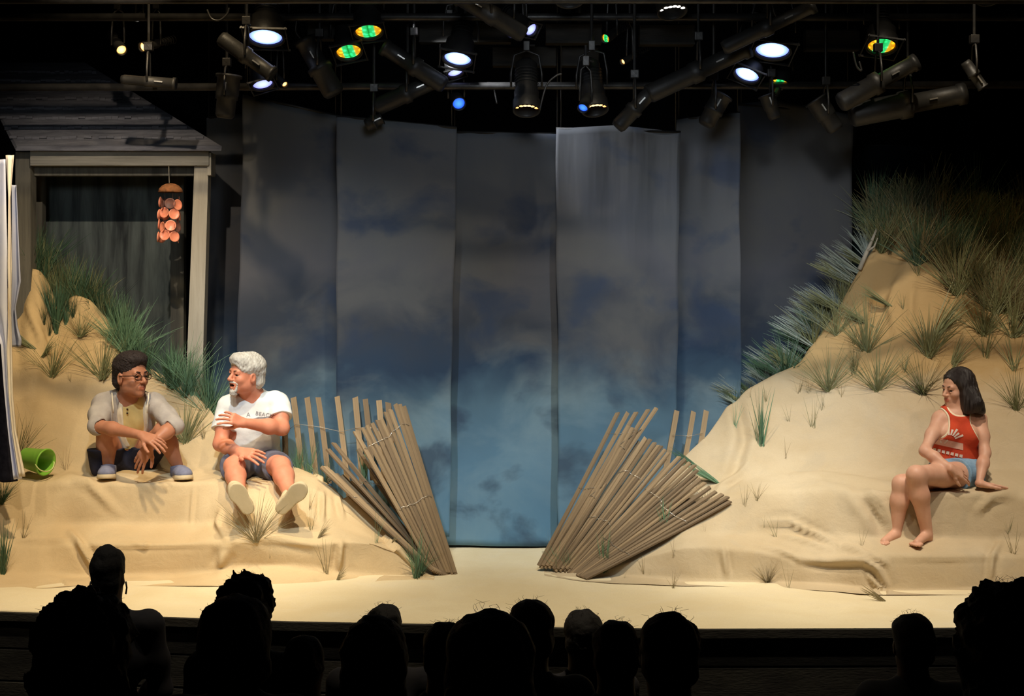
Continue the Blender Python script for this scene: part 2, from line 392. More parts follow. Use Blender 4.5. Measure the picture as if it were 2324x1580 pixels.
class Head:
    def __init__(s, c, fwd, up=(0, 0, 1), sc=1.0):
        s.c = A(c); s.f = unit(fwd); u = A(up); u = unit(u-s.f*(u@s.f)); s.u = u; s.r = np.cross(s.f, u); s.s = sc
        s.R = np.stack([s.r, s.f, s.u], 1)
    def w(s, x, y, z): return s.c+s.R@(np.array([x, y, z])*s.s)
    def loc(s, V): return (V-s.c)@s.R/s.s
    def E(s, c, r, k=.02, op='add'): return ell(s.w(*c), np.array(r)*s.s, s.R, k, op)
    def K(s, a, b, r1, r2=None, k=.02, op='add'): return cap(s.w(*a), s.w(*b), r1*s.s, (r2 if r2 is not None else r1)*s.s, k, op)
    def prims(s, nb, neck=.055, mouth_open=False, female=False, jaw=1.0):
        e, K = s.E, s.K; j = jaw*(.9 if female else 1)
        pr = [e((0, -.014, .034), (.074, .096, .083)), e((0, .028, -.040), (.057*j, .058, .072), .04),
              e((0, .066, -.094), (.022*j, .020, .020), .03), e((.040*j, .008, -.066), (.018, .03, .026), .03), e((-.040*j, .008, -.066), (.018, .03, .026), .03),
              K((-.034, .074, .016), (.034, .074, .016), .012, .012, .015),
              e((.036, .056, -.030), (.022, .022, .020), .02), e((-.036, .056, -.030), (.022, .022, .020), .02),
              e((.030, .090, -.004), (.015, .014, .011), .012, 'sub'), e((-.030, .090, -.004), (.015, .014, .011), .012, 'sub'),
              K((0, .084, .006), (0, .107, -.030), .0075, .0115, .010), e((.011, .096, -.034), (.009, .010, .007), .006), e((-.011, .096, -.034), (.009, .010, .007), .006),
              e((0, .078, -.062), (.026, .012, .020), .015)]
        for x in (1, -1):
            pr += [K((x*.017, .0805, .003), (x*.030, .0845, .006), .0042, .0045, .004), K((x*.030, .0845, .006), (x*.043, .074, .003), .0045, .004, .004),
                   K((x*.018, .079, -.012), (x*.030, .0815, -.0145), .0038, .004, .005), K((x*.030, .0815, -.0145), (x*.042, .072, -.011), .004, .0038, .005)]
        if mouth_open:
            pr += [K((-.022, .080, -.054), (0, .092, -.052), .0055, .0055, .006), K((0, .092, -.052), (.022, .080, -.054), .0055, .0055, .006),
                   K((-.020, .076, -.076), (0, .086, -.080), .006, .006, .006), K((0, .086, -.080), (.020, .076, -.076), .006, .006, .006),
                   e((0, .086, -.066), (.021, .016, .0078), .003, 'sub')]
        else:
            pr += [K((-.021, .084, -.061), (0, .0925, -.0585), .0042, .0048, .005), K((0, .0925, -.0585), (.021, .084, -.061), .0048, .0042, .005),
                   K((-.018, .083, -.069), (0, .0915, -.0705), .0045, .0055, .005), K((0, .0915, -.0705), (.018, .083, -.069), .0055, .0045, .005)]
        for x in (1, -1):
            pr += [e((x*.075, -.006, -.014), (.009, .020, .031), .008), e((x*.083, -.004, -.012), (.006, .010, .017), .004, 'sub')]
        pr += [cap(s.w(0, -.022, -.05), nb, neck, neck*1.08, .035)]
        return pr
    def extras(s, parent, iris, browm, mouthm=None, brow=.0035):
        for x in (1, -1):
            mb = MB(); c = Vector(s.w(x*.030, .0705, -.004)); R = Matrix([list(r) for r in s.R])
            n, m = 12, 10
            V = [c+R@(Vector((math.sin(PI*i/m)*math.cos(2*PI*k/n), math.cos(PI*i/m), math.sin(PI*i/m)*math.sin(2*PI*k/n)))*.0122*s.s) for i in range(m+1) for k in range(n)]
            fs = [(i*n+k, i*n+(k+1) % n, (i+1)*n+(k+1) % n, (i+1)*n+k) for i in range(m) for k in range(n)]
            o = mobj('eye', V, fs, [M['eyewhite'], iris], parent, True, origin=tuple(parent_world(parent)))
            for pi_, p in enumerate(o.data.polygons): p.material_index = 1 if pi_ < 3*n else 0
            MB().tube([s.w(x*.014, .0895, .018), s.w(x*.030, .087, .023), s.w(x*.044, .074, .018)], [brow*s.s, brow*1.1*s.s, brow*.5*s.s], 6).build('eyebrow', browm, parent, True, origin=tuple(parent_world(parent)))
def torso(J, w=1.0, depth=1.0, female=False):
    up = unit(A(J['nb'])-A(J['pel'])); rt = unit(A(J['shb'])-A(J['sha'])); rt = unit(rt-up*(rt@up)); fw = np.cross(rt, up)
    R = np.stack([rt, fw, up], 1); pel = A(J['pel']); nb = A(J['nb']); che = A(J['che']); ab = (pel+che)/2+fw*0
    pr = [ell(pel, (.165*w, .115*depth, .115), R, .05), ell(ab, (.135*w, .105*depth, .16), R, .06),
          ell(che, (.165*w, .115*depth, .17), R, .06),
          cap(lerp(J['sha'], nb, .12), lerp(J['shb'], nb, .12), .052*w, .052*w, .05),
          cap(nb-up*.03, nb+up*.02, .065, .055, .05)]
    if female:
        for x in (-1, 1): pr.append(ell(che+rt*.062*x-fw*-.075+up*.0, (.058, .052, .058), R, .03))
    return pr, R
def limb(a, b, c, r, k=.03):
    """two-bone limb with muscle taper. r: five radii along it"""
    return [cap(a, lerp(a, b, .5), r[0], r[1], k), cap(lerp(a, b, .5), b, r[1], r[2], k), cap(b, lerp(b, c, .35), r[2], r[3], k), cap(lerp(b, c, .35), c, r[3], r[4], k)]
ARM = (.052, .046, .038, .040, .025)
LEG = (.088, .074, .052, .055, .034)
def sk(t, s): return tuple(k*s for k in t)
def skincol(hd, base=(1, 1, 1), lips=(.75, .45, .42), beard=None, mouth=False):
    def fn(V):
        c = np.tile(np.array(base, float), (len(V), 1)); q = hd.loc(V)
        m = (np.abs(q[:, 0]) < .020) & (q[:, 1] > .080) & (q[:, 2] < -.054) & (q[:, 2] > -.076)
        c[m] *= lips
        m = (np.abs(q[:, 0]) < .021) & (q[:, 1] < .086) & (q[:, 1] > .05) & (q[:, 2] < -.0565) & (q[:, 2] > -.0745)
        if mouth: c[m] *= .35
        if beard is not None:
            m = (q[:, 2] < -.045) & (q[:, 1] > .03) & (q[:, 2] > -.13) & ~((np.abs(q[:, 0]) < .022) & (q[:, 2] > -.078) & (q[:, 2] < -.052)) & (np.abs(q[:, 0]) < .05)
            c[m] *= beard
        return c
    return fn
def skinmat(n, c, c2): return mat(n, c, .5, c2, 14, .08, 120, spec=.35, attr=True, sss=.08)
M['eyewhite'] = mat('eye_white', (.42, .36, .31), .3)
M['browgrey'] = mat('brown_grey_brow', (.26, .14, .09), .8)
M['iris'] = mat('dark_iris', (.03, .018, .012), .25)
M['skin_brown'] = skinmat('brown_skin', (.50, .215, .12), (.44, .18, .095))
M['skin_tan'] = skinmat('tanned_skin', (.72, .29, .175), (.66, .245, .14))
M['skin_fair'] = skinmat('fair_skin', (.70, .40, .28), (.64, .34, .23))
M['hairblack'] = mat('black_curls', (.022, .014, .012), .75, (.035, .025, .022), 60, .9, 90)
M['hairdark'] = mat('glossy_dark_hair', (.012, .008, .008), .33, (.02, .013, .012), 30, .5, 60, (40, 40, 3), spec=.6)
M['hairgrey'] = mat('silver_hair', (.62, .60, .54), .7, (.46, .43, .38), 40, .8, 70, (1, 1, .5))
M['hoodie'] = mat('grey_jersey', (.46, .41, .36), .95, (.39, .345, .31), 12, .3, 50, spec=.1)
M['cream'] = mat('cream_jersey', (.88, .78, .58), .95, (.82, .7, .5), 9, .2, 50, spec=.1)
M['yellow'] = mat('yellow_jersey', (.86, .66, .27), .95, (.78, .57, .22), 9, .3, 40, spec=.1)
M['navy'] = mat('navy_cotton', (.035, .035, .055), .9, (.02, .02, .03), 9, .4, 40, spec=.1)
M['white'] = mat('white_cotton', (.86, .87, .84), .95, (.78, .79, .76), 7, .3, 30, spec=.1)
M['slate'] = mat('slate_cotton', (.15, .15, .19), .9, (.11, .11, .14), 8, .4, 40, spec=.1)
M['denimshoe'] = mat('faded_blue_canvas', (.24, .25, .34), .9, (.18, .19, .27), 20, .3, 90, spec=.1)
M['sole'] = mat('tan_rubber', (.62, .50, .31), .8, (.56, .45, .27), 10, .1, 60)
M['red'] = mat('red_jersey', (.66, .085, .035), .9, (.55, .06, .03), 9, .3, 40, spec=.1)
M['denim'] = mat('pale_denim', (.25, .40, .55), .9, (.18, .31, .46), 30, .4, 80, spec=.1)
M['print_pale'] = mat('pale_print', (.80, .52, .42), .8, (.72, .40, .30), 30)
M['print_white'] = mat('white_print', (.85, .75, .68), .8, (.75, .6, .5), 30)
M['ink'] = mat('grey_ink', (.20, .20, .20), .8, (.32, .32, .32), 60)
M['tortoise'] = mat('tortoiseshell', (.07, .03, .015), .3, (.03, .012, .008), 60)
# ---------------------------------------------------------------- the hall
def struct(name, mb, m, smooth=False):
    o = mb.build(name, m, None, smooth); o['kind'] = 'structure'; return o
struct('wall_back', MB().box((0, 12.1, 2.2), (13, .2, 7.6)), M['black'])
struct('wall_left', MB().box((-6.4, 5, 2.2), (.2, 14.4, 7.6)), M['black'])
struct('wall_right', MB().box((6.4, 5, 2.2), (.2, 14.4, 7.6)), M['black'])
struct('ceiling', MB().box((0, 5, 6.0), (13, 14.4, .2)), M['black'])
def hfl(Y): return .56-.236*Y
mb = MB(); mb.add([(-6.3, -2, hfl(-2)), (6.3, -2, hfl(-2)), (6.3, 7.8, hfl(7.8)), (-6.3, 7.8, hfl(7.8)), (-6.3, -2, hfl(-2)-.3), (6.3, -2, hfl(-2)-.3), (6.3, 7.8, hfl(7.8)-.3), (-6.3, 7.8, hfl(7.8)-.3)],
                  [(0, 1, 2, 3), (7, 6, 5, 4), (0, 4, 5, 1), (1, 5, 6, 2), (2, 6, 7, 3), (3, 7, 4, 0)])
struct('floor', mb, mat('dark_carpet', (.012, .012, .012), .95, (.008, .008, .008), 40))
# stage: painted sand floor with a gently bowed front edge, dark fascia below
edge = [(-400, 1378), (0, 1388), (370, 1400), (650, 1410), (950, 1416), (1300, 1425), (1600, 1427), (2000, 1426), (2324, 1424), (2750, 1418)]
ep = [FL(a, b) for a, b in edge]
ex = [p.x for p in ep]; ey = [p.y for p in ep]
xs = np.linspace(-3.75, 3.95, 160); fy = np.interp(xs, ex, ey)
ny = 90; V = []; 
def floorz(x, y):
    return .004*math.sin(x*3.1+y*2)+.004*math.sin(x*1.3-y*4.1)+.003*math.sin(x*7+y*5)
for i, x in enumerate(xs):
    for j in range(ny):
        y = fy[i]+(11.9-fy[i])*(j/(ny-1))**1.6; V.append((x, y, floorz(x, y) if j > 0 else 0))
Fc = [(i*ny+j, (i+1)*ny+j, (i+1)*ny+j+1, i*ny+j+1) for i in range(len(xs)-1) for j in range(ny-1)]
o = mobj('stage_floor', V, Fc, M['sand_floor']); o['kind'] = 'structure'
mb = MB(); n = len(xs); R0 = []
prof = [(0, -.001), (-.012, -.004), (-.012, -.045), (.02, -.05), (.02, -.19), (.03, -.195), (.03, -.20), (.02, -.205), (.02, -.36), (.03, -.365), (.03, -.37), (.02, -.375), (.02, -1.3)]
V = [(x, fy[i]+dy, dz) for i, x in enumerate(xs) for dy, dz in prof]; k = len(prof)
mb.add(V, [(i*k+j, i*k+j+1, (i+1)*k+j+1, (i+1)*k+j) for i in range(n-1) for j in range(k-1)])
struct('stage_fascia', mb, M['board'])

# ---------------------------------------------------------------- dunes: cloth stretched over stepped platforms
def smooth_rows(Gd, it, axis):
    for _ in range(it):
        B = Gd.copy()
        s = [slice(None)]*3; a = [slice(None)]*3; b = [slice(None)]*3
        s[axis] = slice(1, -1); a[axis] = slice(0, -2); b[axis] = slice(2, None)
        B[tuple(s)] = .5*Gd[tuple(s)]+.25*(Gd[tuple(a)]+Gd[tuple(b)]); Gd = B
    return Gd
def dune(name, cols, ncol, m, label, folds, seed, sub=11):
    """cols: list of (px, [(py, Y) ...]) measured profiles from the foot to the crest; a back slope closes each"""
    px = np.array([c[0] for c in cols], float); K = len(cols[0][1])
    py = np.array([[p[0] for p in c[1]] for c in cols], float); yy = np.array([[p[1] for p in c[1]] for c in cols], float)
    xs = np.linspace(px[0], px[-1], ncol)
    PY = np.stack([np.interp(xs, px, py[:, k]) for k in range(K)], 1); YY = np.stack([np.interp(xs, px, yy[:, k]) for k in range(K)], 1)
    t = np.linspace(0, K-1, (K-1)*sub+1)
    rows = []
    for i in range(ncol):
        a = np.interp(t, range(K), PY[i]); b = np.interp(t, range(K), YY[i])
        rows.append(np.stack([(xs[i]-CX)*b/F, b, EYE-(a-HY)*b/F], 1))
    Gd = np.array(rows)
    Gd = smooth_rows(Gd, 1, 1); Gd = smooth_rows(Gd, 5, 0)
    # wrinkles and drawn folds
    u = (Gd[..., 0]*F/Gd[..., 1])+CX; v = HY+(EYE-Gd[..., 2])*F/Gd[..., 1]
    du = np.gradient(Gd, axis=0); dv = np.gradient(Gd, axis=1); nr = np.cross(du, dv); nr /= np.linalg.norm(nr, axis=-1)[..., None]+1e-9
    nr[nr[..., 1] > 0] *= -1
    w = fuzz(Gd.reshape(-1, 3), 9.0, .006, 12).reshape(u.shape)+fuzz(Gd.reshape(-1, 3)+3, 3.0, .012, 8).reshape(u.shape)
    h = w
    for pts, wd, dp in folds:
        best = np.full(u.shape, 1e9); tt = np.zeros(u.shape)
        for q in range(len(pts)-1):
            a = np.array(pts[q]); b = np.array(pts[q+1]); ab = b-a; s = np.clip(((u-a[0])*ab[0]+(v-a[1])*ab[1])/(ab@ab), 0, 1)
            d = np.hypot(u-a[0]-s*ab[0], v-a[1]-s*ab[1]); tt = np.where(d < best, (q+s)/(len(pts)-1), tt); best = np.minimum(best, d)
        side = (best/wd); env = np.sin(np.clip(tt, .02, .98)*PI)**.5
        h = h+dp*env*(np.exp(-side**2)-.45*np.exp(-((side-2.0))**2))
    rim = np.ones(u.shape); rim[:, :6] = np.linspace(0, 1, 6)
    Gd = Gd+nr*(h*rim)[..., None]
    # back slope
    cr = Gd[:, -1]; back = []
    for s in (1, 2, 3, 4, 5, 6):
        q = cr.copy(); q[:, 1] += .10*s; q[:, 2] = np.maximum(cr[:, 2]*(1-(s/6)**1.5), -.02); back.append(q)
    Gd = np.concatenate([Gd, np.stack(back, 1)], 1); nc, nr_ = Gd.shape[:2]
    Fc = [(i*nr_+j, (i+1)*nr_+j, (i+1)*nr_+j+1, i*nr_+j+1) for i in range(nc-1) for j in range(nr_-1)]
    o = mobj(name, Gd.reshape(-1, 3), Fc, m); tag(o, label, 'sand dune')
    return o, BVHTree.FromPolygons([Vector(p) for p in Gd.reshape(-1, 3)], Fc)
LC = [(-260, [(1345, 8.15), (1310, 8.45), (1240, 8.65), (1195, 8.8), (1105, 8.95), (1080, 9.15), (930, 9.45), (760, 9.7), (560, 9.95)]),
      (0,   [(1340, 8.22), (1305, 8.5), (1240, 8.66), (1192, 8.82), (1102, 8.98), (1078, 9.2), (930, 9.5), (760, 9.75), (655, 9.95)]),
      (45,  [(1338, 8.25), (1303, 8.55), (1238, 8.68), (1190, 8.85), (1101, 8.99), (1077, 9.22), (930, 9.52), (770, 9.75), (650, 9.93)]),
      (62,  [(1336, 8.26), (1303, 8.56), (1238, 8.68), (1190, 8.85), (1100, 9.0), (1076, 9.23), (930, 9.52), (760, 9.72), (610, 9.86)]),
      (90,  [(1336, 8.26), (1303, 8.56), (1238, 8.68), (1190, 8.85), (1100, 9.0), (1076, 9.23), (930, 9.52), (760, 9.72), (612, 9.86)]),
      (112, [(1335, 8.27), (1303, 8.57), (1237, 8.68), (1190, 8.86), (1099, 9.0), (1074, 9.25), (930, 9.55), (770, 9.8), (640, 9.95)]),
      (130, [(1333, 8.29), (1305, 8.58), (1236, 8.66), (1190, 8.87), (1099, 8.98), (1072, 9.27), (930, 9.57), (790, 9.8), (695, 9.95)]),
      (170, [(1330, 8.33), (1308, 8.6), (1234, 8.63), (1190, 8.9), (1098, 8.95), (1066, 9.3), (930, 9.6), (780, 9.78), (668, 9.92)]),
      (205, [(1330, 8.33), (1308, 8.6), (1234, 8.62), (1190, 8.9), (1098, 8.95), (1064, 9.32), (930, 9.6), (790, 9.78), (680, 9.92)]),
      (245, [(1330, 8.33), (1308, 8.6), (1234, 8.62), (1190, 8.9), (1098, 8.95), (1062, 9.34), (940, 9.6), (820, 9.78), (725, 9.9)]),
      (290, [(1330, 8.33), (1306, 8.6), (1234, 8.62), (1190, 8.9), (1098, 8.95), (1062, 9.35), (950, 9.6), (860, 9.75), (790, 9.88)]),
      (330, [(1330, 8.33), (1305, 8.6), (1234, 8.62), (1190, 8.9), (1098, 8.95), (1062, 9.35), (970, 9.58), (890, 9.72), (832, 9.82)]),
      (390, [(1330, 8.33), (1305, 8.6), (1233, 8.62), (1190, 8.9), (1098, 8.95), (1062, 9.33), (980, 9.52), (910, 9.66), (862, 9.75)]),
      (440, [(1330, 8.33), (1300, 8.6), (1233, 8.62), (1190, 8.88), (1097, 8.95), (1062, 9.3), (990, 9.46), (930, 9.58), (893, 9.66)]),
      (480, [(1330, 8.33), (1298, 8.6), (1232, 8.6), (1186, 8.83), (1096, 8.95), (1062, 9.28), (1005, 9.42), (960, 9.52), (930, 9.58)]),
      (530, [(1332, 8.33), (1287, 8.6), (1232, 8.56), (1167, 8.68), (1096, 8.93), (1062, 9.26), (1040, 9.34), (1015, 9.42), (995, 9.5)]),
      (600, [(1334, 8.32), (1285, 8.58), (1230, 8.54), (1165, 8.67), (1096, 8.93), (1064, 9.22), (1050, 9.3), (1040, 9.36), (1030, 9.42)]),
      (660, [(1332, 8.33), (1285, 8.56), (1234, 8.54), (1172, 8.7), (1098, 8.93), (1074, 9.15), (1066, 9.2), (1058, 9.26), (1052, 9.3)]),
      (720, [(1330, 8.34), (1292, 8.56), (1234, 8.55), (1182, 8.75), (1108, 8.93), (1092, 9.05), (1086, 9.1), (1081, 9.15), (1078, 9.2)]),
      (765, [(1326, 8.38), (1300, 8.58), (1230, 8.57), (1190, 8.78), (1135, 8.93), (1122, 8.99), (1115, 9.03), (1110, 9.07), (1106, 9.1)]),
      (800, [(1324, 8.4), (1303, 8.6), (1228, 8.6), (1200, 8.78), (1162, 8.88), (1154, 8.93), (1149, 8.97), (1145, 9.0), (1142, 9.04)]),
      (850, [(1322, 8.42), (1307, 8.6), (1230, 8.61), (1216, 8.74), (1206, 8.82), (1202, 8.85), (1198, 8.88), (1195, 8.9), (1192, 8.94)]),
      (905, [(1320, 8.45), (1309, 8.59), (1250, 8.62), (1245, 8.68), (1242, 8.74), (1241, 8.78), (1240, 8.8), (1239, 8.83), (1238, 8.86)]),
      (948, [(1319, 8.47), (1312, 8.56), (1300, 8.6), (1298, 8.64), (1296, 8.68), (1295, 8.7), (1294, 8.72), (1293, 8.75), (1292, 8.78)]),
      (985, [(1319, 8.47), (1317, 8.5), (1314, 8.54), (1312, 8.58), (1310, 8.6), (1309, 8.62), (1308, 8.64), (1306, 8.67), (1304, 8.7)])]
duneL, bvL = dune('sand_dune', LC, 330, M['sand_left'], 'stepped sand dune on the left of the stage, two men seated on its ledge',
    [([(160, 1208), (185, 1240), (215, 1290), (235, 1325)], 7, .035), ([(30, 1228), (100, 1232), (165, 1222)], 4, .02),
     ([(120, 1100), (160, 1086), (200, 1096), (270, 1165)], 9, .022), ([(440, 1105), (434, 1190)], 4, .012), ([(505, 1160), (496, 1190), (512, 1222)], 6, .025),
     ([(270, 1075), (310, 1080), (385, 1070)], 8, .02), ([(735, 1115), (733, 1180)], 5, .03), ([(770, 1120), (780, 1170)], 5, .02), ([(775, 1230), (768, 1298)], 6, .035),
     ([(560, 1215), (640, 1222), (720, 1238)], 9, .02), ([(300, 1232), (330, 1240), (335, 1228)], 5, .012), ([(510, 1250), (500, 1290)], 10, .03), ([(200, 860), (280, 850), (345, 870)], 7, .018), ([(350, 870), (420, 885), (470, 930)], 6, .015), ([(60, 690), (90, 760), (120, 850)], 7, .025), ([(150, 700), (185, 760), (240, 745)], 7, .022), ([(118, 850), (150, 790), (180, 770)], 6, .02), ([(232, 855), (220, 790), (250, 760)], 6, .018), ([(180, 1097), (320, 1101), (480, 1098)], 5, .010), ([(200, 1236), (330, 1238), (480, 1234)], 5, .010)], 1)
RC = [(1235, [(1306, 8.63), (1303, 8.67), (1301, 8.69), (1300, 8.7), (1299, 8.72), (1298, 8.73), (1297, 8.74), (1296, 8.76), (1295, 8.78)]),
      (1310, [(1318, 8.48), (1312, 8.55), (1306, 8.58), (1303, 8.62), (1299, 8.65), (1297, 8.7), (1295, 8.72), (1292, 8.76), (1288, 8.8)]),
      (1390, [(1324, 8.4), (1305, 8.6), (1290, 8.62), (1275, 8.66), (1258, 8.72), (1245, 8.78), (1235, 8.83), (1225, 8.88), (1215, 8.95)]),
      (1460, [(1326, 8.38), (1308, 8.55), (1262, 8.58), (1240, 8.66), (1212, 8.75), (1190, 8.85), (1165, 8.95), (1140, 9.05), (1120, 9.15)]),
      (1550, [(1330, 8.34), (1316, 8.48), (1240, 8.5), (1216, 8.62), (1166, 8.74), (1138, 8.88), (1105, 9.0), (1070, 9.12), (1045, 9.22)]),
      (1610, [(1330, 8.34), (1318, 8.46), (1240, 8.48), (1208, 8.64), (1142, 8.76), (1118, 8.92), (1080, 9.05), (1035, 9.2), (990, 9.36)]),
      (1650, [(1332, 8.32), (1320, 8.45), (1246, 8.48), (1208, 8.64), (1130, 8.76), (1104, 8.95), (1050, 9.12), (990, 9.3), (930, 9.5)]),
      (1700, [(1334, 8.3), (1322, 8.43), (1250, 8.46), (1210, 8.62), (1124, 8.74), (1093, 8.98), (1020, 9.2), (950, 9.4), (882, 9.6)]),
      (1760, [(1336, 8.27), (1322, 8.42), (1255, 8.44), (1215, 8.6), (1120, 8.72), (1082, 9.0), (1010, 9.22), (930, 9.45), (850, 9.65)]),
      (1815, [(1338, 8.24), (1324, 8.38), (1262, 8.4), (1215, 8.57), (1115, 8.68), (1078, 9.0), (1000, 9.25), (910, 9.5), (828, 9.72)]),
      (1850, [(1340, 8.2), (1325, 8.35), (1264, 8.38), (1215, 8.55), (1112, 8.65), (1076, 9.0), (990, 9.28), (880, 9.55), (775, 9.8)]),
      (1900, [(1343, 8.17), (1328, 8.32), (1266, 8.35), (1214, 8.53), (1112, 8.62), (1075, 9.0), (970, 9.3), (830, 9.6), (695, 9.88)]),
      (1950, [(1348, 8.1), (1334, 8.27), (1264, 8.3), (1220, 8.5), (1122, 8.55), (1075, 9.0), (950, 9.32), (780, 9.65), (610, 9.95)]),
      (1990, [(1350, 8.1), (1340, 8.25), (1262, 8.29), (1222, 8.5), (1122, 8.54), (1076, 9.0), (930, 9.32), (740, 9.7), (555, 10.05)]),
      (2060, [(1350, 8.1), (1342, 8.24), (1262, 8.29), (1222, 8.5), (1122, 8.54), (1078, 9.0), (900, 9.33), (600, 9.85), (490, 10.3)]),
      (2150, [(1350, 8.1), (1340, 8.24), (1262, 8.29), (1222, 8.5), (1121, 8.54), (1078, 9.0), (900, 9.33), (640, 9.8), (480, 10.35)]),
      (2240, [(1350, 8.1), (1336, 8.24), (1262, 8.29), (1224, 8.5), (1121, 8.55), (1070, 9.0), (900, 9.33), (700, 9.72), (470, 10.35)]),
      (2330, [(1350, 8.1), (1338, 8.22), (1262, 8.28), (1226, 8.48), (1124, 8.55), (1063, 9.0), (900, 9.33), (750, 9.65), (465, 10.35)]),
      (2620, [(1350, 8.1), (1338, 8.22), (1262, 8.28), (1226, 8.48), (1124, 8.55), (1063, 9.0), (900, 9.33), (750, 9.65), (465, 10.35)])]
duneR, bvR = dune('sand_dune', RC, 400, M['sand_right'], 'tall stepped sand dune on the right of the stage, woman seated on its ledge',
    [([(1800, 1086), (1870, 1080), (1960, 1092), (2040, 1102)], 6, .025), ([(1730, 1190), (1790, 1185), (1850, 1215), (1900, 1238)], 6, .035), ([(1770, 1220), (1850, 1238), (1890, 1246)], 4, .02),
     ([(1715, 1236), (1770, 1250), (1815, 1268)], 4, .018), ([(1815, 1270), (1880, 1274), (1960, 1272), (1990, 1290), (2012, 1335)], 7, .035), ([(1905, 1240), (1960, 1256), (2015, 1280)], 5, .022),
     ([(1945, 1115), (1985, 1165), (2005, 1210)], 12, -.03), ([(1975, 1140), (2005, 1180)], 5, .015), ([(2300, 1120), (2250, 1130), (2220, 1160)], 8, .025), ([(2270, 1230), (2250, 1270), (2245, 1320)], 7, .02),
     ([(1640, 1245), (1650, 1310)], 6, .02), ([(1970, 1305), (1995, 1335), (2015, 1355)], 5, .03), ([(1670, 900), (1690, 1000), (1660, 1090)], 12, -.03), ([(1700, 1060), (1620, 1120)], 6, .02),
     ([(2060, 590), (2150, 615), (2200, 700)], 10, .03), ([(1985, 640), (1965, 700), (1970, 780)], 7, .022), ([(2045, 620), (2015, 690), (2040, 760)], 8, .022), ([(2118, 764), (2060, 700), (2080, 640)], 7, .02), ([(2175, 665), (2205, 740), (2257, 707)], 8, .025), ([(1937, 850), (1960, 800), (2000, 870)], 7, .02), ([(2100, 890), (2130, 830), (2200, 850)], 8, .02), ([(1945, 1120), (2100, 1124), (2280, 1118)], 5, .012), ([(2010, 1264), (2150, 1268), (2280, 1262)], 5, .010), ([(1840, 800), (1900, 900)], 10, .02)], 2)
def hit(px, py, default=None):
    d = (P(px, py, 10)-Vector((0, 0, EYE))).normalized(); best = None
    for b in (bvL, bvR):
        h = b.ray_cast(Vector((0, 0, EYE)), d)
        if h[0] is not None and (best is None or h[3] < best[1]): best = (h[0], h[3])
    if best: return best[0]
    if py > 1245: return FL(px, py)
    return P(px, py, default or 9.5)

# ---------------------------------------------------------------- painted sky cloths
def banner(name, top, bot, Y, Yb, label, m=None, wave=.012, ph=0):
    """top: [(px,py)...] along the top edge, bot: two points; hung from Y (left end) to Yb (right end)"""
    nx, nz = 40, 60; V = []
    for s in (0, 1):
        for i in range(nx+1):
            t = i/nx; tx = [p[0] for p in top]; x = tx[0]+(tx[-1]-tx[0])*t; ty = np.interp(x, tx, [p[1] for p in top])
            Yc = Y+(Yb-Y)*t; a = P(x, ty, Yc); bx = bot[0][0]+(bot[1][0]-bot[0][0])*t; by = bot[0][1]+(bot[1][1]-bot[0][1])*t; b = P(bx, by, Yc)
            for j in range(nz+1):
                r = j/nz; p = a.lerp(b, r)
                p.y += wave*math.sin(t*5.5+ph+r*.7)*(.4+.6*r)+.25*wave*math.sin(t*17+ph*2+r*2)+s*.004
                p.x += .004*math.sin(r*9+ph*3)+.003*math.sin(r*23+ph); V.append(p)
    k = nz+1; N0 = (nx+1)*k
    Fc = [(i*k+j, i*k+j+1, (i+1)*k+j+1, (i+1)*k+j) for i in range(nx) for j in range(nz)]
    Fc += [tuple(q+N0 for q in f[::-1]) for f in Fc]
    rim = [i*k for i in range(nx+1)]+[nx*k+j for j in range(1, nz+1)]+[i*k+nz for i in range(nx-1, -1, -1)]+[j for j in range(nz-1, 0, -1)]
    Fc += [(rim[q], rim[(q+1) % len(rim)], rim[(q+1) % len(rim)]+N0, rim[q]+N0) for q in range(len(rim))]
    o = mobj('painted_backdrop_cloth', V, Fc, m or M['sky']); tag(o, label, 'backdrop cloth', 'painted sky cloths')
    a = P(top[0][0], top[0][1], Y); b = P(top[-1][0], top[-1][1], Yb); a.y += .01; b.y += .01
    mb = MB().tube([a, b], .010, 8)
    for q in (a.lerp(b, .04), a.lerp(b, .96)): mb.tube([q, Vector((q.x, q.y, 5.92))], .0035, 5)
    tag(mb.build('cloth_batten', M['blackmetal'], None, True), 'black batten holding up the '+label.split(',')[0][:48].strip(), 'batten', 'battens above the sky cloths')
    return o
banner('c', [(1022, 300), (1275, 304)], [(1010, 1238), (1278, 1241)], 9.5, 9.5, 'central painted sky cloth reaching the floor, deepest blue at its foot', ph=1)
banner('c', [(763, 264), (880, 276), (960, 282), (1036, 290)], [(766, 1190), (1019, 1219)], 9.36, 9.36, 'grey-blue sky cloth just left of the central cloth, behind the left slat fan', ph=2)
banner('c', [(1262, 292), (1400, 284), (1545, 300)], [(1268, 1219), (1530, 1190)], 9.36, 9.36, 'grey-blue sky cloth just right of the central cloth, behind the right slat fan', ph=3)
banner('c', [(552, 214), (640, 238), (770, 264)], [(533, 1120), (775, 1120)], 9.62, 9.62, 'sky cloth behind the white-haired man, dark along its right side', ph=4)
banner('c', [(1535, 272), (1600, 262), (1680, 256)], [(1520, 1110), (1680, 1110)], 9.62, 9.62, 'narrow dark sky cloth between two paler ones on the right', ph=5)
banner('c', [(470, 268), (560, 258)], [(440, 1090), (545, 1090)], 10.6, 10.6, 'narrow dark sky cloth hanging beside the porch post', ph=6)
banner('c', [(1672, 236), (1760, 226), (1935, 262)], [(1672, 1010), (1935, 1010)], 10.36, 10.36, 'outermost grey sky cloth behind the backlit grass of the right dune', ph=7)
M['sky_dim'] = mat('dark_green_cloth', (.03, .042, .04), .95, (.018, .022, .03), 2, spec=.05)
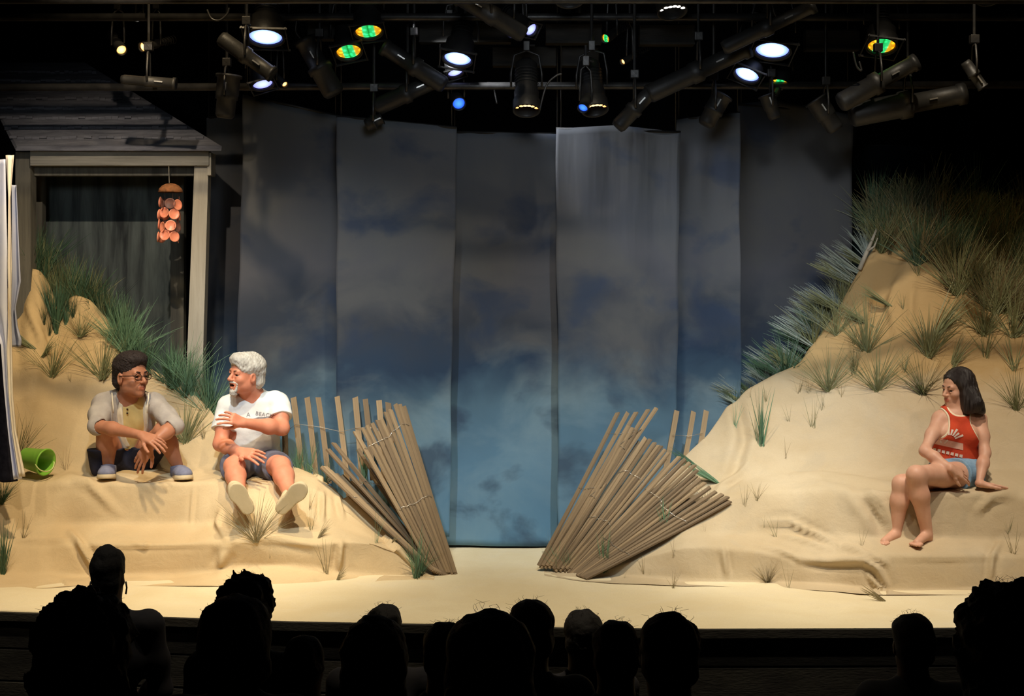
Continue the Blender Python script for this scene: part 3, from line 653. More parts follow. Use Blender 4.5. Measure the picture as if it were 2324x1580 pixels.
banner('c', [(1932, 330), (2140, 330)], [(1932, 900), (2140, 900)], 11.2, 11.2, 'dark greenish cloth far back above the right dune grass', M['sky_dim'], ph=8)
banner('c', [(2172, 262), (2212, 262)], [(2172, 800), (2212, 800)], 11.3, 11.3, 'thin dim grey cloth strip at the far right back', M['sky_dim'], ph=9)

# ---------------------------------------------------------------- porch on the left
root = empty('beach_hut_porch', P(260, 870, 9.9)+Vector((0, 0, -.8)), 'weathered grey wooden porch frame with shingled roof behind the left dune', 'porch')
org = tuple(root.location)
def bx(p0, p1, Y0, Y1, name, m, bev=.004, dx=0):
    """a board whose front face spans pixel rectangle p0-p1 at depth Y0"""
    a = P(p0[0], p0[1], Y0); b = P(p1[0], p1[1], Y0)
    mbx = MB(); c = (a+b)/2; c.y = (Y0+Y1)/2
    R = Matrix.Rotation(dx, 3, 'Y')
    mbx.box(c, (abs(b.x-a.x), abs(Y1-Y0), abs(a.z-b.z)), R, bev); return mbx.build(name, m, root, False, origin=tuple(c))
bx((68, 342), (474, 376), 9.78, 9.86, 'fascia_board', M['beamwood'])
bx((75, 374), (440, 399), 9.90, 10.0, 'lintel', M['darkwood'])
bx((470, 346), (479, 398), 9.80, 9.95, 'end_block', M['postwood'])
def slant(name, top, bot, wpx0, wpx1, Y, dY, m):
    a0 = P(top[0], top[1], Y); b0 = P(bot[0], bot[1], Y); w0 = wpx0*Y/F/2; w1 = wpx1*Y/F/2
    V = [(a0.x-w0, Y, a0.z), (a0.x+w0, Y, a0.z), (b0.x+w1, Y, b0.z), (b0.x-w1, Y, b0.z)]
    V += [(x, y+dY, z) for x, y, z in V]
    return MB().add(V, [(0, 3, 2, 1), (4, 5, 6, 7), (0, 1, 5, 4), (1, 2, 6, 5), (2, 3, 7, 6), (3, 0, 4, 7)]).build(name, m, root, False, origin=tuple((Vector(V[0])+Vector(V[2]))/2))
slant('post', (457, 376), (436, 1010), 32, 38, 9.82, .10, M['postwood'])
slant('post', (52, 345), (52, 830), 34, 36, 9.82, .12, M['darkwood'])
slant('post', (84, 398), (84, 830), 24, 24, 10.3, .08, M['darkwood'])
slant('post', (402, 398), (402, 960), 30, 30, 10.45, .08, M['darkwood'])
# roof slab
V = [P(36, 342, 9.70), P(502, 342, 9.70), P(190, 150, 10.9), P(-60, 150, 10.9)]
V += [p+Vector((0, .02, .03)) for p in V]
rf = MB().add(V, [(0, 3, 2, 1), (4, 5, 6, 7), (0, 1, 5, 4), (1, 2, 6, 5), (2, 3, 7, 6), (3, 0, 4, 7)])
ro = rf.build('roof', M['roof'], root, False)
for r in range(1, 9):
    t = r/9; a = V[0].lerp(V[3], t); b = V[1].lerp(V[2], t)
    mbs = MB(); k = 26; R_ = random.Random(r)
    for i in range(k):
        p = a.lerp(b, (i+.5)/k); w = (b-a).length/k
        mbs.box(p+Vector((0, -.015, .02-.012*R_.random())), (w*.96, .02, .012+.008*R_.random()))
    mbs.build('shingle_row', M['roof'], ro, False, origin=tuple(a))
# rear wall with its stained cladding
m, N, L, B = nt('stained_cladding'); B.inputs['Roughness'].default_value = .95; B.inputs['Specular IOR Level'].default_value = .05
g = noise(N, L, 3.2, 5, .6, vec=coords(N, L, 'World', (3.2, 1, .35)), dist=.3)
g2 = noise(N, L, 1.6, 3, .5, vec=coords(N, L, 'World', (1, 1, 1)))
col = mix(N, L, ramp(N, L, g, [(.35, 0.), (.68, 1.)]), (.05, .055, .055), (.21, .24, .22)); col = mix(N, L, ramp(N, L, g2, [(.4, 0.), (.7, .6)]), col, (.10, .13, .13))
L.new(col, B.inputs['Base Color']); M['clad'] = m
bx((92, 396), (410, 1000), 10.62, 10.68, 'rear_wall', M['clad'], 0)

# wind chime
wc = empty('shell_wind_chime', P(384, 378, 9.72), 'coconut-topped wind chime of peach capiz shells hanging in the porch', 'wind chime')
o0 = tuple(wc.location); cc = P(387, 440, 9.72)
MB().tube([P(383, 372, 9.80), P(384, 415, 9.72)], .0025, 6).build('cord', mat('pale_cord', (.4, .36, .28), .8), wc, True, origin=o0)
prof = [(.004, .052), (.03, .048), (.055, .036), (.074, .016), (.082, -.006), (.078, -.008), (.070, .012), (.05, .03), (.004, .044)]
MB().lathe(prof, P(387, 434, 9.72), (0, 0, 1), 28).build('coconut_half', mat('coconut_husk', (.38, .14, .05), .85, (.14, .07, .03), 18, .8, 60), wc, True, origin=o0)
m, N, L, B = nt('peach_shell'); B.inputs['Roughness'].default_value = .35
B.inputs['Base Color'].default_value = (.95, .36, .22, 1); B.inputs['Subsurface Weight'].default_value = .3; B.inputs['Subsurface Radius'].default_value = (.03, .01, .006)
col = mix(N, L, noise(N, L, 30, 3, vec=coords(N, L, 'Object')), (.98, .42, .25), (.75, .20, .13)); L.new(col, B.inputs['Base Color']); M['shell'] = m
M['shelldark'] = mat('brown_shell', (.20, .085, .06), .5, (.10, .05, .05), 20)
def shell(px, py, Y, r, yaw, m):
    c = P(px, py, Y); n = Vector((math.sin(yaw), -math.cos(yaw), .1)).normalized()
    pf = [(.0005, -.006), (r*.45, -.005), (r*.8, -.001), (r, .004), (r*.97, .006), (r*.78, .002), (r*.4, -.002), (.0005, -.003)]
    b = MB().lathe(pf, c, n, 20); b.build('shell', m, wc, True, origin=tuple(c))
for row, (py, n0, tilt, mats) in enumerate([(462, 7, 0, ['shelldark', 'shell', 'shelldark', 'shelldark']), (486, 6, .5, ['shell']), (512, 7, .2, ['shell', 'shelldark', 'shell']), (537, 6, .7, ['shell'])]):
    for k in range(n0):
        a = 2*PI*k/n0+tilt; rx = .062
        shell(386-row*1.5+math.sin(a)*rx*F/9.72, py+4*math.sin(k*2.3), 9.72-math.cos(a)*rx, .036, a+.25*math.sin(k*3), M[mats[k % len(mats)]])
for k in range(6):
    a = 2*PI*k/6+.3; MB().tube([P(387+math.sin(a)*18, 430, 9.72-.05*math.cos(a)), P(386+math.sin(a)*18, 545, 9.72-.05*math.cos(a))], .001, 4).build('thread', M['shelldark'], wc, True, origin=o0)

# ---------------------------------------------------------------- hanging cloths at the far left
M['sheet'] = mat('pale_blue_sheet', (.62, .66, .85), .9, (.80, .80, .84), 2.5, .1, 20, spec=.1)
M['sheetedge'] = mat('cream_hem', (.86, .78, .62), .9, (.8, .7, .56), 6)
M['greycloth'] = mat('grey_blue_cloth', (.38, .42, .56), .95, (.48, .50, .60), 3, spec=.1)
M['blackcloth'] = mat('black_serge', (.010, .010, .016), .95, (.02, .02, .03), 30, spec=.05)
def strip(name, left, right, Y, m, wave, label=None, cat=None, parent=None, freq=3.0, th=.006):
    ys = np.linspace(left[0][1], left[-1][1], 70); nx = 14; V = []
    for s in (0, 1):
        for y in ys:
            xa = np.interp(y, [p[1] for p in left], [p[0] for p in left]); xb = np.interp(y, [p[1] for p in right], [p[0] for p in right])
            for i in range(nx+1):
                t = i/nx; p = P(xa+(xb-xa)*t, y, Y); p.y += wave*math.sin(freq*t*2*PI/2+y*.004)+s*th; V.append(p)
    k = nx+1; n0 = len(ys)*k
    Fc = [(j*k+i, (j+1)*k+i, (j+1)*k+i+1, j*k+i+1) for j in range(len(ys)-1) for i in range(nx)]
    Fc += [tuple(q+n0 for q in f[::-1]) for f in Fc]
    rim = list(range(k))+[j*k+nx for j in range(1, len(ys))]+[(len(ys)-1)*k+i for i in range(nx-1, -1, -1)]+[j*k for j in range(len(ys)-2, 0, -1)]
    Fc += [(rim[q], rim[(q+1) % len(rim)], rim[(q+1) % len(rim)]+n0, rim[q]+n0) for q in range(len(rim))]
    o = mobj(name, V, Fc, m, parent, origin=tuple(parent_world(parent)) if parent else None)
    if label: tag(o, label, cat)
    return o
sh = strip('hanging_sheet', [(-60, 362), (-60, 560), (-60, 690), (2, 780), (10, 880), (20, 980), (33, 1088)], [(14, 346), (18, 560), (18, 700), (18, 780), (22, 880), (30, 980), (47, 1080)], 8.62, M['sheet'], .02, 'pale blue-white sheet hanging at the left edge of the stage', 'sheet')
strip('hem', [(12, 352), (18, 450), (16, 600), (20, 700), (15, 800), (20, 900), (28, 980), (44, 1082)], [(34, 328), (24, 450), (27, 600), (25, 700), (27, 800), (29, 900), (36, 980), (56, 1078)], 8.60, M['sheetedge'], .006, parent=sh)
strip('side_cloth', [(24, 420), (24, 560), (24, 787)], [(38, 420), (46, 600), (48, 640), (36, 700), (40, 740), (49, 772), (47, 787)], 8.75, M['greycloth'], .012, 'grey-blue cloth behind the pale sheet, ending halfway down', 'cloth')
strip('black_side_drape', [(-140, 700), (-140, 1094)], [(14, 700), (36, 1094)], 8.72, M['blackcloth'], .03, 'black drape below the pale sheet at the left edge', 'drape', freq=7)

# green bucket lying on its side, mouth to the right
bk = empty('toy_bucket', P(86, 1073, 9.1), 'lime green plastic bucket tipped over on the sand ledge', 'bucket')
M['lime'] = mat('lime_plastic', (.26, .60, .06), .35, (.22, .52, .05), 5, spec=.45)
ax = Vector((.90, -.42, -.12)).normalized(); c0 = P(80, 1044, 9.10)
MB().lathe([(.001, -.085), (.058, -.085), (.062, -.08), (.078, .075), (.084, .077), (.084, .088), (.076, .088), (.060, -.07), (.001, -.072)], c0, ax, 36).build('body', M['lime'], bk, True, origin=tuple(bk.location))
rt = Vector((0, 0, 1)); s2 = ax.cross(rt).normalized()
MB().tube([c0+ax*.08+s2*.072+rt*.01]+[c0+ax*(.075+.03*math.sin(a))+s2*.08*math.cos(a)+Vector((0, -.02, -.05))*math.sin(a)*1.0 for a in np.linspace(.1, PI-.1, 14)], .004, 8).build('handle', mat('pale_green_handle', (.75, .80, .35), .4), bk, True, origin=tuple(bk.location))
# ---------------------------------------------------------------- slat fences
def fence(label, slats, wires, w=.034, edge=0, th=.004):
    """slats: [((px,py,Y) top, (px,py,Y) foot)]"""
    base = P(*slats[len(slats)//2][1]); rt_ = empty('slat_fence', base, label, 'fence', 'fallen slat fences')
    rnd = random.Random(len(label)*7+len(slats))
    axes = []
    for i, (a, b) in enumerate(slats):
        A_, B_ = P(*a), P(*b); B_.z = max(B_.z, .0); z = (A_-B_); Ln = z.length
        R = frame(z, Vector((1, edge*(.6+.8*rnd.random()) if edge else .4*(rnd.random()-.5), 0))); c = (A_+B_)/2
        mbx = MB(); x, y, l = w/2*(.92+.16*rnd.random()), th, Ln/2; tp = .012*(rnd.random()-.5)
        V = []; n = 7
        for j in range(n):
            t = -1+2*j/(n-1); bow = .006*math.sin((t+1)*PI/2)*(rnd.random()*.4+.8)
            for sx, sy in ((-1, -1), (1, -1), (1, 1), (-1, 1)):
                V.append(c+R@Vector((sx*x+bow*.5, sy*y+bow, t*l+(tp*sx if j == n-1 else 0))))
        f = [(j*4+k, j*4+(k+1) % 4, (j+1)*4+(k+1) % 4, (j+1)*4+k) for j in range(n-1) for k in range(4)]+[(3, 2, 1, 0), tuple((n-1)*4+k for k in range(4))]
        so = MB().add([R.transposed()@(p-c) for p in V], f).build('slat', M['lath'], None, False, origin=(0, 0, 0))
        so.parent = rt_; so.matrix_parent_inverse = Matrix.Identity(4); so.location = c-rt_.location; so.rotation_euler = R.to_euler()
        axes.append((A_, B_))
    for t in wires:
        pts = []
        for (A_, B_) in axes: pts.append(A_.lerp(B_, t)+Vector((0, -.008, 0)))
        if len(pts) > 1: MB().tube(pts, .0016, 5).build('wire', M['brightmetal'], rt_, True, origin=tuple(rt_.location))
    return rt_
fence('upright pale slat fence on the left dune, behind the white-shirted man and the slat fan',
      [((644, 940, 9.32), (648, 1065, 9.30)), ((666, 902, 9.32), (684, 1075, 9.30)), ((697, 902, 9.32), (717, 1085, 9.26)), ((722, 902, 9.32), (747, 1098, 9.22)), ((765, 900, 9.32), (792, 1130, 9.2)),
       ((806, 902, 9.3), (822, 1100, 9.16)), ((829, 906, 9.3), (846, 1090, 9.14)), ((860, 909, 9.28), (872, 1100, 9.1)), ((881, 914, 9.28), (895, 1150, 9.08))], (.35,))
tops = [(917, 922), (907, 918), (897, 917), (886, 930), (875, 936), (866, 952), (856, 954), (844, 961), (832, 966), (823, 972), (806, 980)]
fence('steep leaning fan of slats left of the central gap',
      [((x, y, 9.04-.012*i), (1034-4.6*i+(i % 3)*2, 1306-(i % 2)*6, 8.66-.004*i)) for i, (x, y) in enumerate(tops)], (.12, .55), .028, 1.2, .0055)
lo = [(852, 1090), (812, 1020), (757, 1006), (744, 1020), (800, 1092), (776, 1080), (762, 1076), (748, 1068), (738, 1060), (729, 1060)]
fence('low fallen slats lying against the left dune below the steep fan',
      [((x, y, 9.14-.008*i), (1012-3.4*i, 1308-1.5*i, 8.62-.004*i)) for i, (x, y) in enumerate(lo)], (.3, .7), .028, 1.2, .0055)
fence('short upright slats standing behind the right dune edge',
      [((1536, 932, 9.34), (1510, 1070, 9.3)), ((1574, 934, 9.34), (1548, 1075, 9.3)), ((1603, 932, 9.34), (1580, 1060, 9.3))], (.4,))
t1 = [(1402, 937), (1425, 936), (1444, 936), (1471, 930), (1490, 926), (1427, 967), (1436, 971), (1444, 977)]
fence('steepest slat fan right of the central gap, dark edge slat',
      [((x, y, 9.06-.012*i), (1223+4.5*i, 1284+(i % 2)*6, 8.74-.006*i)) for i, (x, y) in enumerate(t1)], (.14, .5), .028, -1.2, .0055)
t2 = [(1452, 1003), (1466, 994), (1476, 997), (1486, 1005), (1494, 1011), (1501, 1013), (1509, 1020), (1517, 1028), (1510, 1040), (1520, 1052)]
fence('middle slat fan leaning right, between the steepest and the lowest slats',
      [((x, y, 8.98-.008*i), (1255+5*i, 1291+(i % 2)*6, 8.70-.004*i)) for i, (x, y) in enumerate(t2)], (.25, .6), .028, -1.2, .0055)
t3 = [(1542, 1037), (1556, 1042), (1566, 1050), (1577, 1056), (1583, 1067), (1580, 1080), (1590, 1088), (1600, 1096), (1612, 1106), (1625, 1116), (1640, 1122), (1652, 1128), (1657, 1138)]
fence('lowest slats fallen across the foot of the right dune',
      [((x, y, 8.88-.012*i), (1290+3.2*i, 1300+1.1*i, 8.66-.012*i)) for i, (x, y) in enumerate(t3)], (.3, .7), .028, -1.2, .0055)

# ---------------------------------------------------------------- beach grass
def tuft_mesh(seed, nb, Ln, spread, wid=.005, droop=.5, lean=(0, 0), flat=1.0):
    r = random.Random(seed); V = []; Fc = []
    for i in range(nb):
        az = r.random()*2*PI; tilt = spread*(r.random()**.7); l = Ln*(.45+.55*r.random())
        d = Vector((math.sin(tilt)*math.cos(az)+lean[0], (math.sin(tilt)*math.sin(az))*flat+lean[1], math.cos(tilt))).normalized()
        out = Vector((d.x, d.y, 0)); p = Vector(((r.random()-.5)*.03, (r.random()-.5)*.03, -.015)); n = 6
        sd = d.cross(Vector((r.random()-.5, -1, .2))).normalized(); base = len(V); w = wid*(.7+.6*r.random())
        for j in range(n+1):
            t = j/n; ww = w*(1-t**1.6)*.5+.0004
            V += [p-sd*ww, p+sd*ww]
            p = p+d*(l/n); d = (d+out*droop*.12*t+Vector((0, 0, -1))*droop*.22*t).normalized()
        Fc += [(base+2*j, base+2*j+1, base+2*j+3, base+2*j+2) for j in range(n)]
    me = D.meshes.new('grass_tuft'); me.from_pydata([tuple(v) for v in V], [], Fc); return me
GM = {}
def gmesh(kind, i, m):
    key = (kind, i, m)
    if key not in GM:
        spec = dict(fan=(62, .36, 1.08, .0030, .5, (0, 0), .5), dense=(84, .30, .85, .0042, .55, (0, 0), 1), tall=(60, .40, .45, .0045, .35, (0, 0), .8), sparse=(14, .30, .7, .0034, .5, (0, 0), .6),
                    few=(6, .28, .55, .0036, .3, (0, 0), .6), left=(44, .30, .60, .0046, .15, (-1.5, -.1), .8), right=(30, .30, .5, .004, .6, (.7, 0), .8), stiff=(26, .30, .35, .0065, .15, (0, 0), .8))[kind]
        me = tuft_mesh(hash((len(kind)*131+ord(kind[0])*7+i*17)) % 9999, *spec); me.materials.append(M[m]); GM[key] = me
    return GM[key]
_gr = random.Random(11)
def tuft(px, py, hpx, kind, m, label, Y=None, group=None, var=None, rot=None):
    p = P(px, py, Y) if Y else hit(px, py)
    me = gmesh(kind, _gr.randrange(4) if var is None else var, m)
    o = D.objects.new('beach_grass_tuft', me); C.objects.link(o); o.location = p
    s = hpx*p.y/F/(.34 if kind == 'tall' else .25); o.scale = (s, s, s)
    o.rotation_euler = (0, 0, (_gr.random()-.5)*.5 if kind in ('left', 'right', 'fan') else _gr.random()*6.28)
    tag(o, label, 'grass tuft', group); return o
L1 = [(118, 852, 85, 'fan', 'grass', 'fan-shaped green tuft low on the left hill, straight above the bucket'), (232, 856, 105, 'fan', 'grass', 'wide pale fan tuft just left of the young man\'s head'),
      (182, 762, 62, 'fan', 'grass', 'small spreading tuft high on the left hill below the wind chime side'), (128, 752, 130, 'tall', 'grassdark', 'tall dark tuft between the two upper humps of the left hill'),
      (78, 786, 95, 'left', 'grass', 'tuft leaning left on the tallest hump of the left hill'), (96, 808, 60, 'right', 'grass', 'short tuft beside the left-leaning one, under the tallest hump'),
      (160, 866, 34, 'few', 'grassdry', 'tiny dry sprig between the two fan tufts on the left hill'), (421, 1002, 105, 'fan', 'grass', 'big olive fan tuft between the two seated men'),
      (462, 996, 50, 'sparse', 'grassdry', 'short dry tuft right of the big olive fan tuft'), (38, 1044, 85, 'fan', 'grass', 'tuft behind the green bucket beside the pale sheet'),
      (62, 1000, 95, 'few', 'grassdry', 'single thin stalks rising behind the green bucket'), (148, 1066, 62, 'sparse', 'grassdry', 'sparse brown sprig right of the green bucket'),
      (4, 1142, 62, 'dense', 'grassdark', 'dark tuft at the left edge below the pale sheet'), (6, 1302, 115, 'tall', 'grassdark', 'large dark-green tuft at the left edge of the stage floor'),
      (52, 1222, 62, 'few', 'grassdry', 'few straw blades on the sand above the left edge tuft'), (581, 1226, 95, 'fan', 'grassdry', 'thin fan tuft on the sand below the white-haired man\'s feet'),
      (612, 1266, 30, 'few', 'grassdry', 'tiny sprig on the shaded riser below the thin fan tuft'), (705, 1202, 60, 'sparse', 'grass', 'tuft on the ledge right of the white-haired man\'s shoe'),
      (722, 1220, 46, 'right', 'grassdry', 'flat dry tuft leaning right beside the ledge block'), (741, 1302, 82, 'few', 'grassdry', 'tall thin stalks standing in the crease of the lower left riser'),
      (764, 1318, 40, 'right', 'grassdry', 'straw wisps on the floor below the lower left riser'), (702, 1155, 48, 'few', 'grassdry', 'upright stalk right of the white-haired man\'s shoe sole'),
      (945, 1312, 110, 'stiff', 'grassfresh', 'bright green upright tuft in front of the left slats'), (956, 1300, 90, 'dense', 'grassfresh', 'thick green tuft growing through the left slats'),
      (985, 1262, 60, 'sparse', 'grassfresh', 'small green tuft by the foot of the left slat fan'), (890, 1230, 22, 'right', 'grassdry', 'tiny flattened wisp on the low left ledge'),
      (1008, 1248, 26, 'dense', 'grassdark', 'small dark tuft at the bottom corner of the cloth left of centre'), (853, 1232, 80, 'few', 'grassfresh', 'slender green stalks crossing the fallen left slats')]
for a in L1: tuft(*a[:5], a[5])
L1b = [(700, 1086, 95, 'tall', 'grassfresh', 9.26, 'green tuft between the first slats of the upright left fence'), (738, 1096, 70, 'dense', 'grassfresh', 9.22, 'green tuft at the foot of the upright left fence beside the fallen slats'),
       (676, 1072, 72, 'tall', 'grassfresh', 9.28, 'green tuft beside the white-haired man\'s knee'), (826, 1092, 72, 'stiff', 'grassfresh', 9.14, 'green stiff tuft seen through the upper left slats'),
       (880, 1150, 60, 'dense', 'grassfresh', 9.05, 'dark tuft behind the middle of the left slat fan')]
for a in L1b: tuft(a[0], a[1], a[2], a[3], a[4], a[6], Y=a[5])
G1 = 'dark grass on top of the left dune'; LB1 = 'dark green grass tuft among the thicket on top of the left dune'
r_ = random.Random(3)
for k in range(46):
    t = r_.random(); px = 48+t*250; cy = np.interp(px, [45, 75, 103, 130, 170, 205, 245, 290], [645, 607, 640, 695, 672, 690, 735, 790])
    tuft(px, cy+16, 75+75*r_.random()*(1-t*.4), r_.choice(['tall', 'dense', 'tall']), r_.choice(['grassdark', 'grassdark', 'grass']), 'dark green grass on the left dune, '+('above its tallest hump by the pale sheet' if px < 110 else 'in the saddle between its humps' if px < 170 else 'behind its lower right hump'), Y=9.97+.12*r_.random(), group='left dune thicket, '+('above the tallest hump' if px < 110 else 'in the saddle' if px < 170 else 'behind the lower hump'))
for px, py in ((108, 700), (120, 725), (150, 735), (112, 760), (140, 700), (155, 705), (100, 735), (165, 720)):
    tuft(px, py, 62, 'tall', 'grassdark', 'dark grass tuft in the hollow between the left dune humps', group='grass in the left hollow')
G2 = 'green grass behind the left dune shoulder'; LB2 = 'green grass tuft behind the sloping shoulder of the left dune'
for k in range(26):
    t = r_.random(); px = 262+t*225; cy = np.interp(px, [245, 290, 330, 390, 440, 480], [735, 790, 832, 862, 893, 930])
    tuft(px, cy+14, 70+45*r_.random(), r_.choice(['tall', 'dense', 'stiff', 'fan']), r_.choice(['grassfresh', 'grassdark', 'grassfresh']), 'green grass tuft behind the left dune shoulder, '+('between thicket and porch opening' if px < 350 else 'around the foot of the porch post'), Y=9.80-.2*t+.08*r_.random(), group='grass behind the left dune shoulder, '+('under the porch' if px < 350 else 'by the porch post'))
tuft(426, 868, 95, 'fan', 'grassfresh', 'largest bright fan tuft on the dune shoulder by the porch post', Y=9.66)
R1 = [(1243, 1246, 62, 'few', 'grasssilver', 'thin pale stalks beside the bottom right of the central cloth'), (1270, 1296, 62, 'dense', 'grassfresh', 'green tuft at the foot of the right slat fan'),
      (1290, 1296, 48, 'stiff', 'grassfresh', 'short stiff tuft just right of the green one at the right slat foot'), (1373, 1296, 92, 'stiff', 'grassfresh', 'bright tuft with long blades in front of the lowest right slats'),
      (1508, 1214, 78, 'stiff', 'grassfresh', 'upright green clump across the middle of the right slats'), (1605, 1142, 48, 'sparse', 'grass', 'grey-green tuft at the upper end of the lowest slats'),
      (1578, 1052, 62, 'left', 'grassdark', 'dark tuft leaning left above the right slat fan'), (1632, 1092, 92, 'left', 'grassfresh', 'pale green stalks leaning left on the right dune foot'),
      (1726, 1008, 118, 'stiff', 'grassfresh', 'tall green tuft standing on the lower slope of the right dune'), (1782, 1042, 62, 'few', 'grassdry', 'two thin stalks on the smooth sand right of the tall green tuft'),
      (1790, 956, 62, 'few', 'grass', 'thin olive sprig high on the pink sand of the right dune'), (1845, 972, 70, 'few', 'grass', 'dark thin sprig midway up the right dune slope'),
      (1868, 930, 60, 'few', 'grass', 'thin sprig right above the dark one on the right slope'), (1760, 1218, 72, 'few', 'grass', 'dark vertical stalk on the right lower slope above the folds'),  # the vertical stalk also stands in for grass shadow on the sand
      (1718, 1135, 42, 'sparse', 'grassdry', 'small brown sprig on the ledge left of the seated woman'), (1735, 1196, 34, 'few', 'grass', 'small crossed blades left of the dark vertical stalk'),
      (1742, 1322, 62, 'dense', 'grassdry', 'short dense straw tuft at the foot of the right riser'), (1790, 1334, 80, 'few', 'grass', 'slanting blade beside the short dense straw tuft'),
      (1528, 1334, 42, 'sparse', 'grassdry', 'three-pronged wisp on the stage floor right of the gap'), (1460, 1300, 42, 'few', 'grassdry', 'two stalks poking from sand under the right slats'),
      (1475, 1302, 40, 'few', 'grassdry', 'second pair of stalks under the right slats'), (1600, 1206, 32, 'few', 'grassdry', 'short stalk under the upper end of the lowest slats'),
      (1530, 1262, 60, 'few', 'grassdry', 'single stalk rising along the edge of the right riser'), (1956, 1238, 66, 'few', 'grass', 'bent blade left of the seated woman\'s feet'),
      (2306, 928, 82, 'fan', 'grass', 'tuft on smooth sand right of the woman near the frame edge'), (2300, 1258, 78, 'few', 'grassdry', 'dry stalks at the right edge beside the woman\'s ledge'),
      (2288, 1210, 50, 'few', 'grass', 'single upright stalk on the ledge face right of the woman'), (2014, 1366, 62, 'left', 'grassdry', 'flattened wisp on the floor below the right steps')]
R1 += [(1702, 902, 62, 'few', 'grassdry', 'dry sprig on the dune shoulder where the rim grass ends'), (1738, 912, 55, 'few', 'grass', 'sprig just right of the rim grass end on the pink sand'), (1668, 968, 60, 'few', 'grassfresh', 'green stalks on the dune edge above the short upright slats'),
       (1812, 892, 55, 'few', 'grassdry', 'dry sprig below the left rim of the dune face'), (1836, 890, 60, 'sparse', 'grass', 'olive sprig left of where the dune face meets pale sand'), (1910, 900, 44, 'few', 'grassdry', 'thin dry sprig under the lowest left face tuft'),
       (1690, 1150, 50, 'few', 'grassdry', 'dry sprig beside the upper end of the lowest slats, on the ledge'), (1418, 1312, 40, 'few', 'grassdry', 'dry stalk where the lowest slats meet the floor')]
for a in R1: tuft(*a[:5], a[5])
FC = [(2020, 690, 62, 'left', 'face tuft near the pale stick, left of the hump top'), (1980, 737, 72, 'left', 'second tuft down the dune face below the pale stick'), (2118, 764, 110, 'right', 'largest dark tuft in the middle of the dune face'),
      (1966, 795, 88, 'fan', 'fan tuft left on the dune face above the smooth sand'), (1937, 848, 66, 'stiff', 'narrow tuft low on the left of the dune face'), (1880, 884, 72, 'fan', 'tuft where the dune face meets the pink sand'),
      (1991, 884, 78, 'fan', 'tuft at the bottom of the dune face left of the woman'), (2096, 890, 92, 'dense', 'green clump immediately left of the woman\'s head'), (2108, 806, 86, 'dense', 'thick clump below the largest face tuft'),
      (2175, 662, 110, 'fan', 'tuft at the upper right of the bare sandy hump'), (2257, 707, 100, 'fan', 'tuft below the grass thicket at the upper right'), (2232, 757, 90, 'fan', 'pale fan tuft right of the largest face tuft'),
      (2237, 808, 80, 'sparse', 'thin tuft straight above the woman\'s hair'), (2083, 624, 50, 'sparse', 'star-shaped dark sprig on top of the bare hump'), (1899, 757, 70, 'fan', 'tuft on the left rim of the dune face'),
      (1903, 703, 66, 'left', 'upper tuft on the left rim of the dune face'), (2301, 838, 80, 'sparse', 'thin tuft at the right frame edge above smooth sand'), (2052, 842, 46, 'sparse', 'faint sprig between the bottom tufts left of the woman'),
      (2160, 830, 70, 'right', 'tuft behind the top of the woman\'s head'), (1940, 780, 50, 'sparse', 'small sprig between the rim tufts and the left fan tuft'), (2300, 760, 90, 'fan', 'dull green tuft at the right frame edge under the thicket'),
      (2050, 700, 40, 'few', 'small sprig on bare sand below the star-shaped one')]
for a in FC: tuft(a[0], a[1], a[2]*1.28, a[3], 'grass', a[4])
G3 = 'backlit grass along the left rim of the right dune'; LB3 = 'backlit grass tuft leaning out over the left rim of the right dune'
rimx = [1650, 1700, 1760, 1815, 1850, 1900, 1950, 1990]; rimy = [930, 882, 850, 828, 775, 695, 610, 555]
for k in range(58):
    t = r_.random(); px = 1662+t*325; cy = np.interp(px, rimx, rimy); tt = np.interp(px, [1650, 1990], [9.5, 10.05]); z3 = 'lowest stretch by the slats' if px < 1770 else 'steep middle stretch' if px < 1890 else 'top stretch below the driftwood stick'
    tuft(px, cy+12, (62+50*r_.random())*(.7 if px < 1760 else 1), r_.choice(['left', 'left', 'dense']), r_.choice(['grasssilver', 'grassdark', 'grasssilver', 'grass']), 'silvery tuft on the right dune\'s left rim, '+z3, Y=tt+.03+.1*r_.random(), group='rim grass of the right dune, '+z3)
G4 = 'dark grass thicket on top of the right dune'; LB4 = 'dark grass tuft in the thicket on top of the right dune'
for k in range(150):
    px = 1975+r_.random()*370; y0 = np.interp(px, [1975, 2060, 2150, 2240, 2330], [575, 590, 630, 690, 740]); py = 478+(y0-478)*r_.random()**.8
    q = hit(px, py); z4 = ('above the bare hump' if px < 2090 else 'middle part' if px < 2220 else 'at the frame edge')+(', upper dark row' if py < (478+y0)/2-10 else ', lower fringe')
    if abs(q.y-9.5) < 1e-6: q = P(px, py, 10.3)
    o = tuft(px, py, 70+45*r_.random(), r_.choice(['tall', 'dense', 'fan']), r_.choice(['grass', 'grassdark', 'grassdry', 'grass']), 'thicket tuft on top of the right dune, '+z4, Y=q.y, group='right dune thicket, '+z4)
mbx = MB(); mbx.tube([P(1950, 612, 9.93), P(1966, 575, 9.95), P(1978, 548, 9.97), P(1990, 519, 9.98)], [.016, .014, .011, .006], 8); mbx.tube([P(1968, 570, 9.95), P(1984, 560, 9.93), P(1992, 540, 9.93)], [.01, .007, .003], 6)
tag(mbx.build('driftwood_stick', M['postwood'], None, True), 'pale driftwood stick poking up from the rim of the right dune', 'driftwood')
